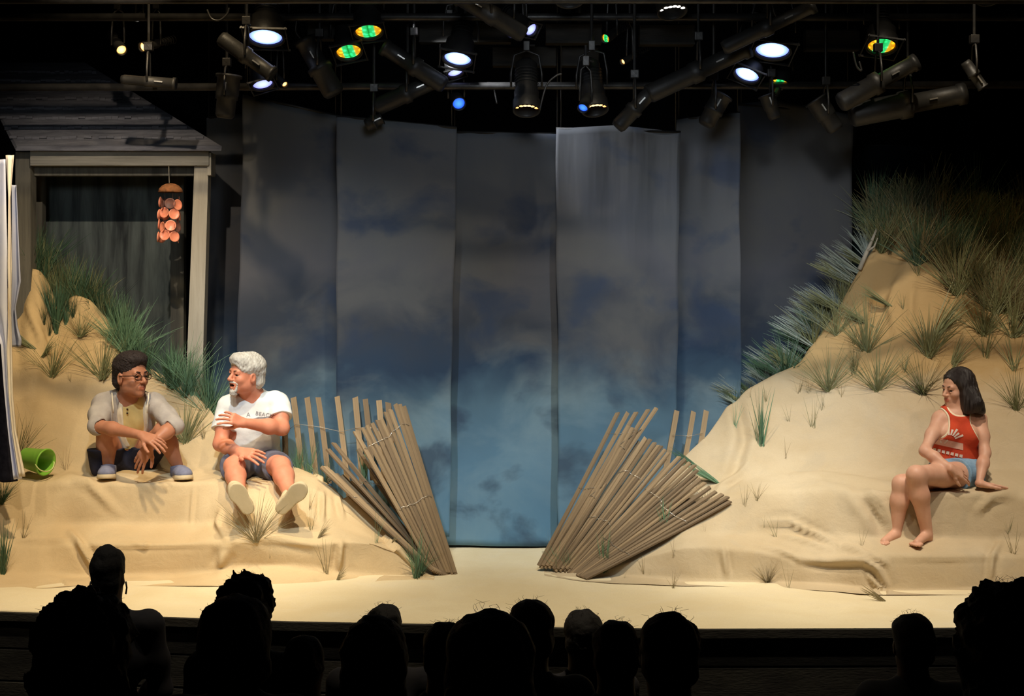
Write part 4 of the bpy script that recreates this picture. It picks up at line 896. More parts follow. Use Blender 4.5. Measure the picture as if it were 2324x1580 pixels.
# ---------------------------------------------------------------- people on stage
BVcache = {}
def decal(name, polys, target, m, parent, lift=.003, sub=3):
    """printed shapes laid on the cloth's own surface"""
    me = target.data; wv = [v.co+parent_world(target) for v in me.vertices]
    bv = BVHTree.FromPolygons(wv, [tuple(p.vertices) for p in me.polygons])
    V = []; Fc = []; eye = Vector((0, 0, EYE))
    for poly in polys:
        bm = bmesh.new(); vs = [bm.verts.new((x, y, 0)) for x, y in poly]
        try: bm.faces.new(vs)
        except Exception: bm.free(); continue
        bmesh.ops.triangulate(bm, faces=bm.faces[:])
        for _ in range(sub): bmesh.ops.subdivide_edges(bm, edges=[e for e in bm.edges if e.calc_length() > 2.5], cuts=1, use_grid_fill=False); bmesh.ops.triangulate(bm, faces=bm.faces[:])
        bm.verts.index_update(); base = len(V); bad = set(); pts = []
        for v in bm.verts:
            d = (P(v.co.x, v.co.y, 9)-eye).normalized(); h = bv.ray_cast(eye, d)
            if h[0] is None: bad.add(v.index); pts.append(Vector(target.location)); continue
            pts.append(h[0]-d*lift)
        V += pts; Fc += [[v.index+base for v in f.verts] for f in bm.faces if all(v.index not in bad for v in f.verts)]
        bm.free()
    if Fc: return mobj(name, V, Fc, m, parent, True, origin=tuple(parent_world(parent)))
def shoe(an, toe, up, root, top, sole, name='shoe', h=.0045, g=1.0):
    """canvas slip-on around a foot running from ankle to toe; up is away from the sole"""
    an = A(an); d = unit(A(toe)-an); up = unit(A(up)-d*(A(up)@d)); lt = np.cross(d, up); R = np.stack([lt, d, up], 1)
    heel = an-up*.055-d*.045
    def e(y, z, r, k): return ell(heel+(d*y+up*z)*g, np.array(r)*g, R, k)
    pr = [e(.04, .022, (.034, .05, .038), .02), e(.11, .020, (.042, .09, .036), .03), e(.165, .010, (.046, .058, .030), .03),
          cap(heel+d*.045+up*.02, an+up*.004, .040*g, .043*g, .02, flat='b'), half(heel-up*.004, -up, .002)]
    o = sdf_obj(name, pr, top, root, h)
    so = [cap(heel+(d*.035-up*.010)*g, heel+(d*.075-up*.010)*g, .037*g, .035*g, .02), cap(heel+(d*.075-up*.01)*g, heel+(d*.155-up*.01)*g, .035*g, .046*g, .02), e(.168, -.01, (.049, .060, .034), .02), half(heel+up*.012, up, .003), half(heel-up*.022, -up, .004)]
    s_ = sdf_obj('sole', so, sole, o, h)
    return o
def seatfeet(pr, an, toe, s=1.0):
    an = A(an); d = unit(A(toe)-an); pr += [cap(an, an+d*.06-np.array([0, 0, .03]), .033*s, .030*s, .02), cap(an+d*.05-np.array([0, 0, .03]), an+d*.15-np.array([0, 0, .045]), .030*s, .020*s, .02)]

# ---- young man in the grey hoodie
ym = empty('person', P(285, 1066, 9.22), 'young man in glasses, grey hoodie and navy shorts, on the left ledge, wrists crossed', 'person')
J = dict(pel=P(286, 1028, 9.36), che=P(290, 945, 9.26), nb=P(292, 909, 9.20), sha=P(230, 918, 9.24), shb=P(354, 918, 9.24),
         ela=P(220, 966, 9.05), wra=P(322, 988, 8.86), elb=P(396, 966, 9.04), wrb=P(340, 1010, 8.90),
         hia=P(258, 1046, 9.34), kna=P(240, 985, 9.10), ana=P(246, 1058, 9.16), hib=P(318, 1046, 9.34), knb=P(370, 978, 9.11), anb=P(404, 1060, 9.16))
hd = Head(P(299, 853, 9.12), (math.sin(.92), -math.cos(.92), .03), (.03, -.02, 1), 1.14)
tr, R = torso(J, .94, .95)
arms = limb(J['sha'], J['ela'], J['wra'], ARM)+limb(J['shb'], J['elb'], J['wrb'], ARM)
legs = limb(J['hia'], J['kna'], J['ana'], LEG)+limb(J['hib'], J['knb'], J['anb'], LEG)
ha = hand(J['wra'], P(352, 1000, 8.82)-J['wra'], (0.05, .55, -.85), -1, (.22, .26, .30, .38), 1.02, .13, (.75, .35))
hb = hand(J['wrb'], P(325, 1034, 8.90)-J['wrb'], (.2, .95, -.1), 1, (.22, .20, .24, .30), 1.02, .09, (.7, .2))
body = tr+hd.prims(A(J['nb']), .055)+arms+legs+ha+hb
ob = sdf_obj('body', body, M['skin_brown'], ym, .0042, colfn=skincol(hd, lips=(.85, .6, .6)))
hd.extras(ym, M['iris'], M['hairblack'])
# hair: tall on top, tight at the sides
hp = [hd.E((0, -.022, .052), (.083, .102, .080)), hd.E((0, .018, .092), (.070, .078, .042), .03), hd.E((0, -.075, -.02), (.066, .045, .07), .03), hd.E((0, .105, -.028), (.095, .070, .092), .012, 'sub'),
      hd.E((.078, .02, -.055), (.03, .06, .062), .01, 'sub'), hd.E((-.078, .02, -.055), (.03, .06, .062), .01, 'sub'), hd.E((0, 0, -.12), (.2, .2, .055), .01, 'sub')]
sdf_obj('hair', hp, M['hairblack'], ym, .005, lambda Q: fuzz(Q, 380, .0022, 14)+fuzz(Q, 110, .0014, 8))
# shirt, lining, hoodie
front = A((0, -1, 0)); che = A(J['che']); nbv = A(J['nb']); pel = A(J['pel'])
def fold(f, a): return lambda Q: fuzz(Q*np.array([1, 1, .6]), f, a, 10)
neckcut = ell(nbv+np.array([.006, -.035, .035]), (.066, .080, .068), None, .006, 'sub')
sdf_obj('henley_shirt', grow(tr, .007)+[neckcut, half(pel+np.array([0, 0, .035]), (0, 0, -1))], M['yellow'], ym, .005, fold(45, .0028))
mid = P(287, 1, 9).x
def opening(w, yoff=0): return ell((mid+.004, 9.07, J['che'].z-.08), (w, .20, .40), None, .008, 'sub')
sdf_obj('hoodie_lining', grow(tr, .013)+[neckcut, half(pel+np.array([0, 0, .055]), (0, 0, -1)), opening(.066)], M['cream'], ym, .005, fold(40, .002))
sl = [cap(J['sha'], lerp(J['sha'], J['ela'], .5), .062, .062, .03), cap(lerp(J['sha'], J['ela'], .5), lerp(J['sha'], J['ela'], 1.0), .062, .055, .03), cap(J['ela'], lerp(J['ela'], J['wra'], .10), .054, .05, .02, flat='b'),
      cap(J['shb'], lerp(J['shb'], J['elb'], .5), .062, .060, .03), cap(lerp(J['shb'], J['elb'], .5), lerp(J['shb'], J['elb'], 1.0), .060, .055, .03), cap(J['elb'], lerp(J['elb'], J['wrb'], .12), .054, .05, .02, flat='b')]
hood = [ell(nbv+np.array([-.045, .035, .015]), (.060, .055, .040), None, .03), ell(nbv+np.array([.058, .035, .012]), (.060, .055, .038), None, .03), ell(nbv+np.array([0, .07, .02]), (.085, .05, .055), None, .03)]
sdf_obj('hoodie', grow(tr, .020)+sl+hood+[ell(nbv+np.array([.006, -.04, .06]), (.074, .095, .090), None, .008, 'sub'), half(pel+np.array([0, 0, .045]), (0, 0, -1)), opening(.100)]+
        [cap(lerp(J['ela'], J['wra'], .13), J['wra'], .045, .04, .004, 'sub'), cap(lerp(J['elb'], J['wrb'], .15), J['wrb'], .045, .04, .004, 'sub')], M['hoodie'], ym, .005, fold(42, .0035))
for x0, x1 in ((254, 257), (338, 334)):
    MB().tube([P(x0, 892, 9.07), P(x0+(x1-x0)*.3, 905, 9.045), P(x1, 925, 9.035), P(x1, 938, 9.035)], .0032, 8).build('drawstring', M['cream'], ym, True, origin=tuple(ym.location))
for k in range(2): MB().lathe([(.0005, 0), (.006, 0), (.006, .002), (.0005, .003)], P(289, 929+k*9, 9.125), (0, -1, 0), 12).build('button', M['tortoise'], ym, True, origin=tuple(ym.location))
sh_ = [ell(pel-np.array([0, 0, .012]), (.175, .125, .115), R, .05)]
for h_, k_ in (('hia', 'kna'), ('hib', 'knb')):
    sh_ += [cap(J[h_], lerp(J[h_], J[k_], .82), .105, .088, .04, flat='b')]
sh_ += [cap(P(245, 1050, 9.24), P(222, 1015, 9.13), .075, .065, .05), ell(P(222, 1045, 9.18), (.05, .07, .10), None, .04), half(pel+np.array([0, 0, .050]), (0, 0, 1)), half((0, 0, A(ym.location)[2]-.035), (0, 0, -1), .01)]
sdf_obj('shorts', sh_, M['navy'], ym, .006, fold(38, .004))
shoe(J['ana'], P(238, 1058, 8.9), (0, 0, 1), ym, M['denimshoe'], M['sole'], g=1.12)
shoe(J['anb'], P(425, 1060, 8.95), (0, 0, 1), ym, M['denimshoe'], M['sole'], g=1.12)
# glasses
gl = MB()
for x in (1, -1):
    ring = [hd.w(x*.033+.022*math.cos(a), .099-.004*abs(math.cos(a)), -.004+.018*math.sin(a)) for a in np.linspace(0, 2*PI, 20)]
    gl.tube(ring, .0024*hd.s, 6); gl.tube([hd.w(x*.054, .096, .004), hd.w(x*.072, .07, .003), hd.w(x*.082, .0, .002)], .003, 6)
gl.tube([hd.w(-.011, .101, 0), hd.w(0, .104, .002), hd.w(.011, .101, 0)], .0026, 6)
gl.build('glasses', M['tortoise'], ym, True, origin=tuple(ym.location))

# ---- white-haired man
om = empty('person', P(575, 1066, 9.25), 'white-haired bearded man in white t-shirt gesturing, seated on the left ledge with legs out', 'person')
J = dict(pel=P(574, 1040, 9.30), che=P(572, 955, 9.24), nb=P(573, 900, 9.19), sha=P(516, 922, 9.20), shb=P(631, 915, 9.20),
         ela=P(500, 1008, 9.10), wra=P(546, 1026, 8.92), elb=P(640, 972, 9.10), wrb=P(553, 960, 8.92),
         hia=P(548, 1058, 9.26), kna=P(530, 1058, 8.90), ana=P(544, 1120, 8.66), hib=P(606, 1058, 9.26), knb=P(637, 1058, 8.92), anb=P(657, 1122, 8.68))
hd = Head(P(556, 849, 9.10), (-math.sin(.78), -math.cos(.78), .05), (.05, -.05, 1), 1.05)
tr, R = torso(J, 1.08, 1.05)
arms = limb(J['sha'], J['ela'], J['wra'], sk(ARM, 1.06))+limb(J['shb'], J['elb'], J['wrb'], sk(ARM, 1.1))
legs = limb(J['hia'], J['kna'], J['ana'], sk(LEG, 1.05))+limb(J['hib'], J['knb'], J['anb'], sk(LEG, 1.08))
ha = hand(J['wra'], P(568, 1030, 8.87)-J['wra'], (.1, .7, -.7), -1, (.15, .22, .25, .3), 1.05, .14, (.8, -.5))
hb = hand(J['wrb'], P(528, 950, 8.87)-J['wrb'], (-.1, .9, -.5), 1, (.34, .42, .50, .58), .96, .16, (.55, .9))
body = tr+hd.prims(A(J['nb'])+np.array([-.0, -.01, 0]), .06, mouth_open=True, jaw=1.06)+arms+legs+ha+hb
for an, to in (('ana', (530, 1105)), ('anb', (690, 1103))):
    body += [cap(J[an], lerp(J[an], P(to[0], to[1], 8.55), .5), .036, .03, .02)]
ob = sdf_obj('body', body, M['skin_tan'], om, .0042, colfn=skincol(hd, lips=(.8, .55, .5), mouth=True))
hd.extras(om, M['iris'], M['browgrey'], brow=.0035)
MB().tube([hd.w(-.014, .070, -.058), hd.w(0, .076, -.057), hd.w(.014, .070, -.058)], .003, 6).build('teeth', M['eyewhite'], om, True, origin=tuple(om.location))
hp = [hd.E((0, -.022, .050), (.090, .110, .082)), hd.E((0, .045, .088), (.066, .055, .034), .03), hd.E((0, -.07, -.025), (.078, .055, .075), .03), hd.E((0, .112, -.030), (.098, .072, .090), .012, 'sub'),
      hd.E((.084, .02, -.055), (.034, .062, .060), .01, 'sub'), hd.E((-.084, .02, -.055), (.034, .062, .060), .01, 'sub'), hd.E((0, 0, -.14), (.2, .2, .055), .01, 'sub')]
sdf_obj('hair', hp, M['hairgrey'], om, .005, lambda Q: fuzz(Q*np.array([1, 1, .45]), 240, .0022, 14)+fuzz(Q, 60, .0022, 8))
bp = [hd.E((0, .071, -.102), (.025, .021, .024), .02), hd.E((0, .068, -.116), (.017, .015, .019), .02), hd.K((-.026, .070, -.092), (-.034, .071, -.058), .009, .0045, .01), hd.K((.026, .070, -.092), (.034, .071, -.058), .009, .0045, .01),
      hd.K((-.032, .074, -.052), (0, .094, -.045), .0065, .0075, .006), hd.K((.032, .074, -.052), (0, .094, -.045), .0065, .0075, .006), hd.E((0, .095, -.067), (.020, .02, .013), .004, 'sub')]
sdf_obj('beard', bp, M['hairgrey'], om, .0035, lambda Q: fuzz(Q, 300, .0014, 12))
nbv = A(J['nb']); pel = A(J['pel'])
nc = ell(nbv+np.array([-.012, -.03, .05]), (.082, .09, .068), None, .006, 'sub')
def sleeve(s, e, t, r0, r1): return [cap(J[s], lerp(J[s], J[e], t), r0, r1, .03, flat='b')]
ts = grow(tr, .010)+[ell(lerp(J['pel'], J['che'], .45)+np.array([0, -.03, 0]), (.145, .105, .14), R, .05)]+sleeve('sha', 'ela', .62, .066, .072)+sleeve('shb', 'elb', .58, .070, .074)
tee = sdf_obj('t_shirt', ts+[nc, half(pel+np.array([0, 0, -.035]), (0, 0, -1)), cap(lerp(J['sha'], J['ela'], .64), J['ela'], .09, .09, .003, 'sub', 'a'), cap(lerp(J['shb'], J['elb'], .60), J['elb'], .09, .09, .003, 'sub', 'a')], M['white'], om, .005, lambda Q: fuzz(Q*np.array([1, 1, .5]), 34, .004, 10)+fuzz(Q*np.array([.4, 1, 1]), 70, .0018, 8))
sh_ = [ell(pel-np.array([0, 0, .02]), (.185, .125, .11), R, .05), cap(J['hia'], lerp(J['hia'], J['kna'], .80), .108, .092, .04, flat='b'), cap(J['hib'], lerp(J['hib'], J['knb'], .74), .108, .095, .04, flat='b'),
       half(pel+np.array([0, 0, .075]), (0, 0, 1)), half((0, 0, A(om.location)[2]-.03), (0, 0, -1), .01)]
sdf_obj('shorts', sh_, M['slate'], om, .006, fold(38, .004))
# shoes, soles towards the audience and splayed outward
def soleshoe(an, heel_px, toe_px, Yh, Yt, out):
    h0 = A(P(*heel_px, Yh)); t0 = A(P(*toe_px, Yt)); d = unit(t0-h0); L = np.linalg.norm(t0-h0)
    back = unit(A(an)-(h0+d*.05)); up = unit(back-d*(back@d)); lt = np.cross(d, up); R = np.stack([lt, d, up], 1)
    pr = [ell(h0+d*.05+up*.030, (.036, .052, .034), R, .02), ell(h0+d*.13+up*.026, (.042, .09, .030), R, .03), ell(h0+d*(L-.06)+up*.020, (.045, .058, .026), R, .03), cap(h0+d*.05+up*.03, lerp(h0+d*.05, an, .92), .038, .042, .02, flat='b'), half(h0+up*.008, -up, .002)]
    o = sdf_obj('shoe', pr, M['sole'], om, .0045)
    so = [cap(h0+d*.04, h0+d*.08, .040, .037, .02), cap(h0+d*.08, h0+d*(L-.08), .037, .048, .02), ell(h0+d*(L-.058), (.052, .060, .04), R, .02), half(h0+up*.012, up, .003), half(h0-up*.008, -up, .003)]
    sdf_obj('sole', so, M['sole'], o, .0045)
soleshoe(A(J['ana']), (570, 1166), (527, 1100), 8.56, 8.50, -1)
soleshoe(A(J['anb']), (630, 1164), (692, 1100), 8.56, 8.52, 1)
# lettering on the shirt
def text_polys(txt, px, py, hpx, ang=0, sp=1.0):
    cu = D.curves.new('t', 'FONT'); cu.body = txt; cu.size = 1; cu.space_character = sp; o = D.objects.new('t', cu); C.objects.link(o)
    bpy.context.view_layer.update(); me = bpy.data.meshes.new_from_object(o.evaluated_get(bpy.context.evaluated_depsgraph_get()))
    ca, sa = math.cos(ang), math.sin(ang); out = []
    for p in me.polygons:
        out.append([(px+(me.vertices[i].co.x*ca+me.vertices[i].co.y*sa)*hpx, py+(me.vertices[i].co.x*sa-me.vertices[i].co.y*ca)*hpx) for i in p.vertices])
    D.objects.remove(o); D.meshes.remove(me); D.curves.remove(cu); return out
decal('lettering', text_polys('A', 559, 946, 14), tee, M['ink'], om, .002, 1)
decal('lettering', text_polys('BEACH', 579, 942, 12.5, .16, 1.1), tee, M['ink'], om, .002, 1)
decal('underline_print', [[(568, 952), (586, 947), (604, 947), (616, 950), (604, 949), (586, 950)]], tee, M['ink'], om, .002, 2)

# ---- woman in the red halter top
wo = empty('person', P(2180, 1096, 8.85), 'long-haired woman in red halter top and denim shorts seated on the right ledge', 'person')
J = dict(pel=P(2168, 1058, 8.86), che=P(2166, 985, 8.86), nb=P(2172, 935, 8.87), sha=P(2131, 952, 8.84), shb=P(2224, 952, 8.86),
         ela=P(2099, 1024, 8.66), wra=P(2157, 1062, 8.52), elb=P(2236, 1028, 8.76), wrb=P(2222, 1098, 8.62),
         hia=P(2150, 1078, 8.80), kna=P(2046, 1098, 8.50), ana=P(2034, 1208, 8.52), hib=P(2196, 1078, 8.80), knb=P(2079, 1078, 8.41), anb=P(2104, 1210, 8.46))
hd = Head(P(2172, 880, 8.86), (-math.sin(1.12), -math.cos(1.12), -.12), (.03, -.05, 1), .96)
tr, R = torso(J, .82, .86, True)
arms = limb(J['sha'], J['ela'], J['wra'], (.040, .036, .029, .031, .020))+limb(J['shb'], J['elb'], J['wrb'], (.042, .037, .029, .032, .020))
legs = limb(J['hia'], J['kna'], J['ana'], (.080, .066, .048, .049, .031))+limb(J['hib'], J['knb'], J['anb'], (.086, .070, .050, .051, .032))
ha = hand(J['wra'], P(2188, 1078, 8.55)-J['wra'], (0, .75, -.65), -1, (.16, .2, .24, .3), .92, .06, (.6, .4))
hb = hand(J['wrb'], (.95, .25, -.12), (.05, -.0, -1), -1, (.05, .08, .10, .12), .92, .10, (.7, .1))
body = tr+hd.prims(A(J['nb']), .046, female=True)+arms+legs+ha+hb
for an, to in (('ana', P(2000, 1225, 8.42)), ('anb', P(2078, 1225, 8.36))):
    a = A(J[an]); d = unit(A(to)-a); d[2] = 0; d = unit(d)
    body += [ell(a-np.array([0, 0, .03])-d*.01, (.028, .03, .03), None, .02), cap(a-np.array([0, 0, .012])+d*.02, a-np.array([0, 0, .04])+d*.12, .030, .022, .02)]
    lt = np.cross(d, [0, 0, 1])
    for q in range(5): body.append(cap(a-np.array([0, 0, .045])+d*.12+lt*(q-2)*.014, a-np.array([0, 0, .048])+d*(.158-.006*abs(q-1))+lt*(q-2)*.0155, .010, .0085, .005))
ob = sdf_obj('body', body, M['skin_fair'], wo, .0042, colfn=skincol(hd, lips=(.85, .5, .5)))
hd.extras(wo, M['iris'], M['hairdark'], brow=.0028)
sg = 1  # hair falls on the side away from the face
hp = [hd.E((0, -.022, .046), (.084, .106, .083)), hd.E((0, -.07, -.03), (.082, .058, .10), .03),
      cap(hd.w(.03, -.06, 0), A(P(2208, 916, 8.80)), .072, .056, .04), cap(A(P(2206, 905, 8.82)), A(P(2228, 932, 8.80)), .052, .024, .03), cap(A(P(2196, 900, 8.80)), A(P(2196, 930, 8.78)), .045, .028, .03), cap(hd.w(-.062, .005, .02), hd.w(-.07, -.03, -.09), .030, .034, .03), cap(hd.w(.062, .005, .02), hd.w(.07, -.03, -.09), .030, .034, .03),
      hd.E((0, .110, -.016), (.082, .084, .094), .010, 'sub')]
sdf_obj('hair', hp, M['hairdark'], wo, .005, lambda Q: fuzz(Q*np.array([1, 1, .12]), 260, .0022, 14))
nbv = A(J['nb']); pel = A(J['pel']); che = A(J['che'])
def halter(g, c):
    sh1 = A(J['sha']); sh2 = A(J['shb'])
    return grow(tr, g)+[ell(nbv+np.array([-.004, -.05, .040]), (.060+c, .10, .058+c), None, .006, 'sub'), half(pel+np.array([0, 0, .045]), (0, 0, -1)), half(nbv+np.array([0, 0, .05]), (0, 0, 1)),
            ell(sh1+np.array([-.035, -.02, -.010]), (.074+c, .2, .095+c), None, .006, 'sub'), ell(sh2+np.array([.004, 0, -.015]), (.088+c, .25, .110+c), None, .006, 'sub')]
sdf_obj('top_trim', halter(.006, 0), M['cream'], wo, .004, fold(40, .001))
top = sdf_obj('halter_top', halter(.010, .010), M['red'], wo, .004, fold(40, .0018))
sh_ = [ell(pel-np.array([0, 0, .0]), (.150, .115, .095), R, .04), cap(J['hia'], lerp(J['hia'], J['kna'], .26), .096, .090, .04, flat='b'), cap(J['hib'], lerp(J['hib'], J['knb'], .22), .100, .096, .04, flat='b'), half(pel+np.array([0, 0, .062]), (0, 0, 1)), half((0, 0, A(wo.location)[2]-.02), (0, 0, -1), .01)]
sdf_obj('denim_shorts', sh_, M['denim'], wo, .0055, fold(40, .003))
rays = []
c0x, c0y = 2154, 1001
for k in range(9):
    a = -2.75+k*.29; ca, sa = math.cos(a), math.sin(a); r0, r1 = 15, 30 if k % 2 else 35
    rays.append([(c0x+ca*r0-sa*1.6, c0y+(sa*r0+ca*1.6)*.9), (c0x+ca*r1-sa*2.6, c0y+(sa*r1+ca*2.6)*.9), (c0x+ca*r1+sa*2.6, c0y+(sa*r1-ca*2.6)*.9), (c0x+ca*r0+sa*1.6, c0y+(sa*r0-ca*1.6)*.9)])
decal('sunray_print', rays, top, M['print_white'], wo, .0025, 2)
decal('band_print', [[(2118, 992), (2186, 1007), (2186, 1022), (2117, 1007)]], top, M['print_pale'], wo, .0022, 5)
decal('script_print', [[(2118+i*10, 1017+i*2.4), (2125+i*10, 1018+i*2.4), (2124+i*10, 1025+i*2.4), (2117+i*10, 1023+i*2.4)] for i in range(7)]+[[(2130, 996), (2133, 996), (2138, 1005), (2135, 1006)], [(2142, 1005), (2150, 998), (2152, 1000), (2144, 1008)]], top, M['print_white'], wo, .004, 1)

# ---------------------------------------------------------------- audience in the dark, seen from behind
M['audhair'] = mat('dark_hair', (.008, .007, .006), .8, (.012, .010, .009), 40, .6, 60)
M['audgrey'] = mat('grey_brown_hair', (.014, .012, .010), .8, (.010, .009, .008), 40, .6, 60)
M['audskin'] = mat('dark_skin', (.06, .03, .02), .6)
M['x'] = None
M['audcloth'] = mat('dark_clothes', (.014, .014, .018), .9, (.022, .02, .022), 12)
M['audcloth2'] = mat('charcoal_clothes', (.035, .034, .034), .9, (.025, .024, .024), 12)
def viewer(px, top, wpx, hw, label, hair='short', cl='audcloth', hm='audhair', turn=0.0, sh=.21, lean=0):
    """px, top: crown of the head; wpx: hair width in the picture; hw: that width in metres"""
    Y = F*hw/wpx; ct = P(px, top, Y); sc = hw/.175
    hc = ct-Vector((0, 0, .125*sc)); fl = hfl(Y); nb = hc+Vector((lean, -.02, -.155)); s = 1.0
    root_ = empty('person', (nb.x, Y-.05, fl), label, 'person', 'audience seated in the dark')
    z = fl
    Jv = dict(pel=Vector((nb.x, Y-.04, z+.52)), che=Vector((nb.x, Y-.02, nb.z-.20)), nb=nb, sha=nb+Vector((-sh*.85, 0, -.07)), shb=nb+Vector((sh*.85, 0, -.07)))
    h = Head(hc, (math.sin(turn), math.cos(turn), -.03), (0, 0, 1), sc*.97)
    t_, R_ = torso(Jv, sh/.20, 1.0)
    lg = []
    for x in (-1, 1):
        hi = Jv['pel']+Vector((x*.09, 0, -.02)); kn = hi+Vector((x*.03, .42, .02)); an = Vector((kn.x, kn.y+.02, hfl(kn.y)+.09))
        el = Vector((nb.x+x*sh*1.0, Y+.05, nb.z-.36)); wr = Vector((nb.x+x*.10, Y+.26, nb.z-.44))
        s_ = Jv['sha'] if x < 0 else Jv['shb']
        lg += limb(s_, el, wr, sk(ARM, 1.05))+limb(hi, kn, an, LEG)+[cap(an, an+Vector((0, .16, -.05)), .04, .03, .03)]+hand(wr, (-x*.3, .9, -.2), (0, .1, -1), -x, (.4, .4, .4, .4), 1, .05)
    pr = t_+h.prims(A(nb), .055)+lg
    sdf_obj('body', pr, M['audskin'], root_, .011)
    cl_ = [p for p in grow(t_+[q for q in lg if q.get('t') == 'cap' and q['r1'] > .037], .012)]
    sdf_obj('clothes', cl_+[ell(A(nb)+np.array([0, 0, .06]), (.075, .085, .06), None, .006, 'sub')], M[cl], root_, .012, lambda Q: fuzz(Q, 30, .004, 8))
    if hair == 'short': hp = [h.E((0, -.018, .044), (.086, .108, .086)), h.E((0, -.06, -.02), (.080, .062, .075), .03), h.E((0, .12, -.03), (.09, .07, .09), .01, 'sub')]
    elif hair == 'long': hp = [h.E((0, -.018, .042), (.088, .110, .088)), cap(h.w(0, -.05, 0), h.w(0, -.07, -.16), .098*sc, .105*sc, .05), h.E((0, .12, -.03), (.07, .07, .09), .01, 'sub')]
    elif hair == 'bob': hp = [h.E((0, -.018, .036), (.096, .115, .090)), h.E((0, -.05, -.05), (.098, .080, .085), .04), h.E((0, .12, -.03), (.07, .07, .09), .01, 'sub')]
    elif hair == 'bun': hp = [h.E((0, -.018, .040), (.082, .105, .085)), h.E((0, -.02, .095), (.055, .06, .05), .05), h.E((0, -.06, -.04), (.068, .05, .08), .03), h.E((0, .12, -.03), (.09, .07, .09), .01, 'sub')]
    else: hp = [h.E((0, -.018, .042), (.102, .120, .096)), h.E((0, -.05, -.05), (.100, .085, .09), .04), h.E((0, .12, -.03), (.07, .07, .09), .01, 'sub')]
    f = {'curly': .010, 'short': .003, 'bun': .003, 'long': .004, 'bob': .003}[hair]
    ho = sdf_obj('hair', hp, M[hm], root_, .008, lambda Q: fuzz(Q, 60, f, 10)+fuzz(Q, 160, f*.5, 10))
    # loose hairs
    rr = random.Random(int(px)); mbh = MB()
    for q in range(60 if hair == 'curly' else 22):
        a = rr.uniform(0, 2*PI); e = rr.uniform(.35, 1.45); k0 = np.array([math.cos(a)*math.cos(e)*.085, -.018+math.sin(a)*math.cos(e)*.105, .044+math.sin(e)*.084]); L_ = rr.uniform(.015, .035)
        p0 = h.w(*(k0*1.0)); p1 = h.w(*(k0*1.10+np.array([rr.uniform(-.01, .01), 0, .0]))); p2 = h.w(*(k0*(1.10+L_*2)+np.array([rr.uniform(-.02, .02), 0, .0])))
        mbh.tube([p0, p1, p2], [.0007, .0006, .0003], 3, False)
    mbh.build('flyaway_hair', M[hm], ho, True, origin=tuple(parent_world(ho)))
    return root_, h
va, h_ = viewer(246, 1246, 84, .165, 'person with piled-up hair, taller than the row, in front of the left steps', 'bun', sh=.22)
eo = MB(); eo.tube([h_.w(-.085, .0, -.03), h_.w(-.092, -.0, -.06), h_.w(-.086, -.01, -.09)], .004, 6); eo.tube([h_.w(.085, .0, -.03), h_.w(.09, 0, -.06), h_.w(.088, -.01, -.09)], .004, 6)
eo.build('earring', M['greymetal'], va, True, origin=tuple(va.location))
viewer(192, 1352, 196, .215, 'large dark curly head at the lower left, in front of the piled-up hair', 'curly', sh=.21)
viewer(562, 1306, 112, .19, 'person with tousled hair, highest head of the pair left of centre', 'curly', 'audcloth', 'audgrey', turn=.2)
viewer(536, 1346, 156, .20, 'nearer bob-haired head of the pair left of centre', 'bob')
viewer(690, 1442, 96, .150, 'low dark head just right of the bob-haired head', 'short')
viewer(873, 1370, 84, .155, 'small round head behind the long-haired one', 'short', 'audcloth', 'audgrey')
viewer(852, 1396, 130, .20, 'long-haired head widening to the shoulders, left of the middle cluster', 'long', hm='audgrey')
viewer(1010, 1412, 104, .16, 'small low head at the left of the middle cluster', 'short')
viewer(1112, 1379, 190, .215, 'largest head of the middle cluster, loose hair on its crown', 'bob')
viewer(1205, 1360, 114, .19, 'highest head of the middle cluster, behind the largest one', 'short', hm='audgrey')
viewer(1323, 1382, 92, .175, 'small smooth head right of the middle cluster', 'short')
viewer(1397, 1407, 112, .168, 'low round head between the small smooth one and the broad one', 'short')
viewer(1518, 1388, 142, .185, 'broad short-haired head alone at the right of the row', 'short', sh=.22)
viewer(2070, 1391, 98, .18, 'short-haired head below the seated woman', 'short', 'audcloth2')
viewer(2292, 1328, 215, .225, 'big bushy head cut by the lower right corner', 'curly', sh=.23)
# ---------------------------------------------------------------- lighting rig
def pipe(a, b, label, r=.024, m='greymetal'):
    o = MB().tube([a, b], r, 14).build('lighting_pipe', M[m], None, True); tag(o, label, 'pipe', 'rig pipes'); return o
pipe((-5.5, 9.05, 3.33), (5.5, 9.05, 3.33), 'long horizontal pipe carrying the upper row of stage lights')
pipe((-5.5, 8.3, 3.30), (5.5, 8.3, 3.30), 'horizontal pipe nearest the audience at the top edge')
pipe((-3.6, 9.3, 2.93), (3.9, 9.3, 2.95), 'lower horizontal pipe just in front of the cloth tops')
def beam(p0, p1, Y, th, label):
    a = P(p0[0], p0[1], Y); b = P(p1[0], p1[1], Y); c = (a+b)/2
    mb = MB().box(c, (abs(b.x-a.x), th, abs(a.z-b.z)), None, .006); mb.box(c+Vector((0, -th/2-.004, -abs(a.z-b.z)/2+.006)), (abs(b.x-a.x), .012, .012))
    mb.tube([c, Vector((c.x, c.y, 5.92))], .012, 6); o = mb.build('cable_trough', M['board'], None); tag(o, label, 'trough', 'boxed troughs in the rig')
beam((952, 52), (1160, 99), 9.3, .1, 'dark boxed trough, leftmost of the upper row')
beam((1238, 55), (1365, 101), 9.3, .1, 'dark boxed trough in the upper row beside the slit lamp')
beam((1450, 58), (1575, 104), 9.3, .1, 'dark boxed trough in the upper row left of the long barrel')
beam((1826, 70), (1948, 116), 9.3, .1, 'dark boxed trough between the big blue lamp and the amber one')
beam((1118, 108), (1262, 152), 9.5, .1, 'lower-row boxed trough above the hanging barrel')
beam((1272, 108), (1358, 152), 9.5, .1, 'short lower-row boxed trough above the blue and warm lamp')
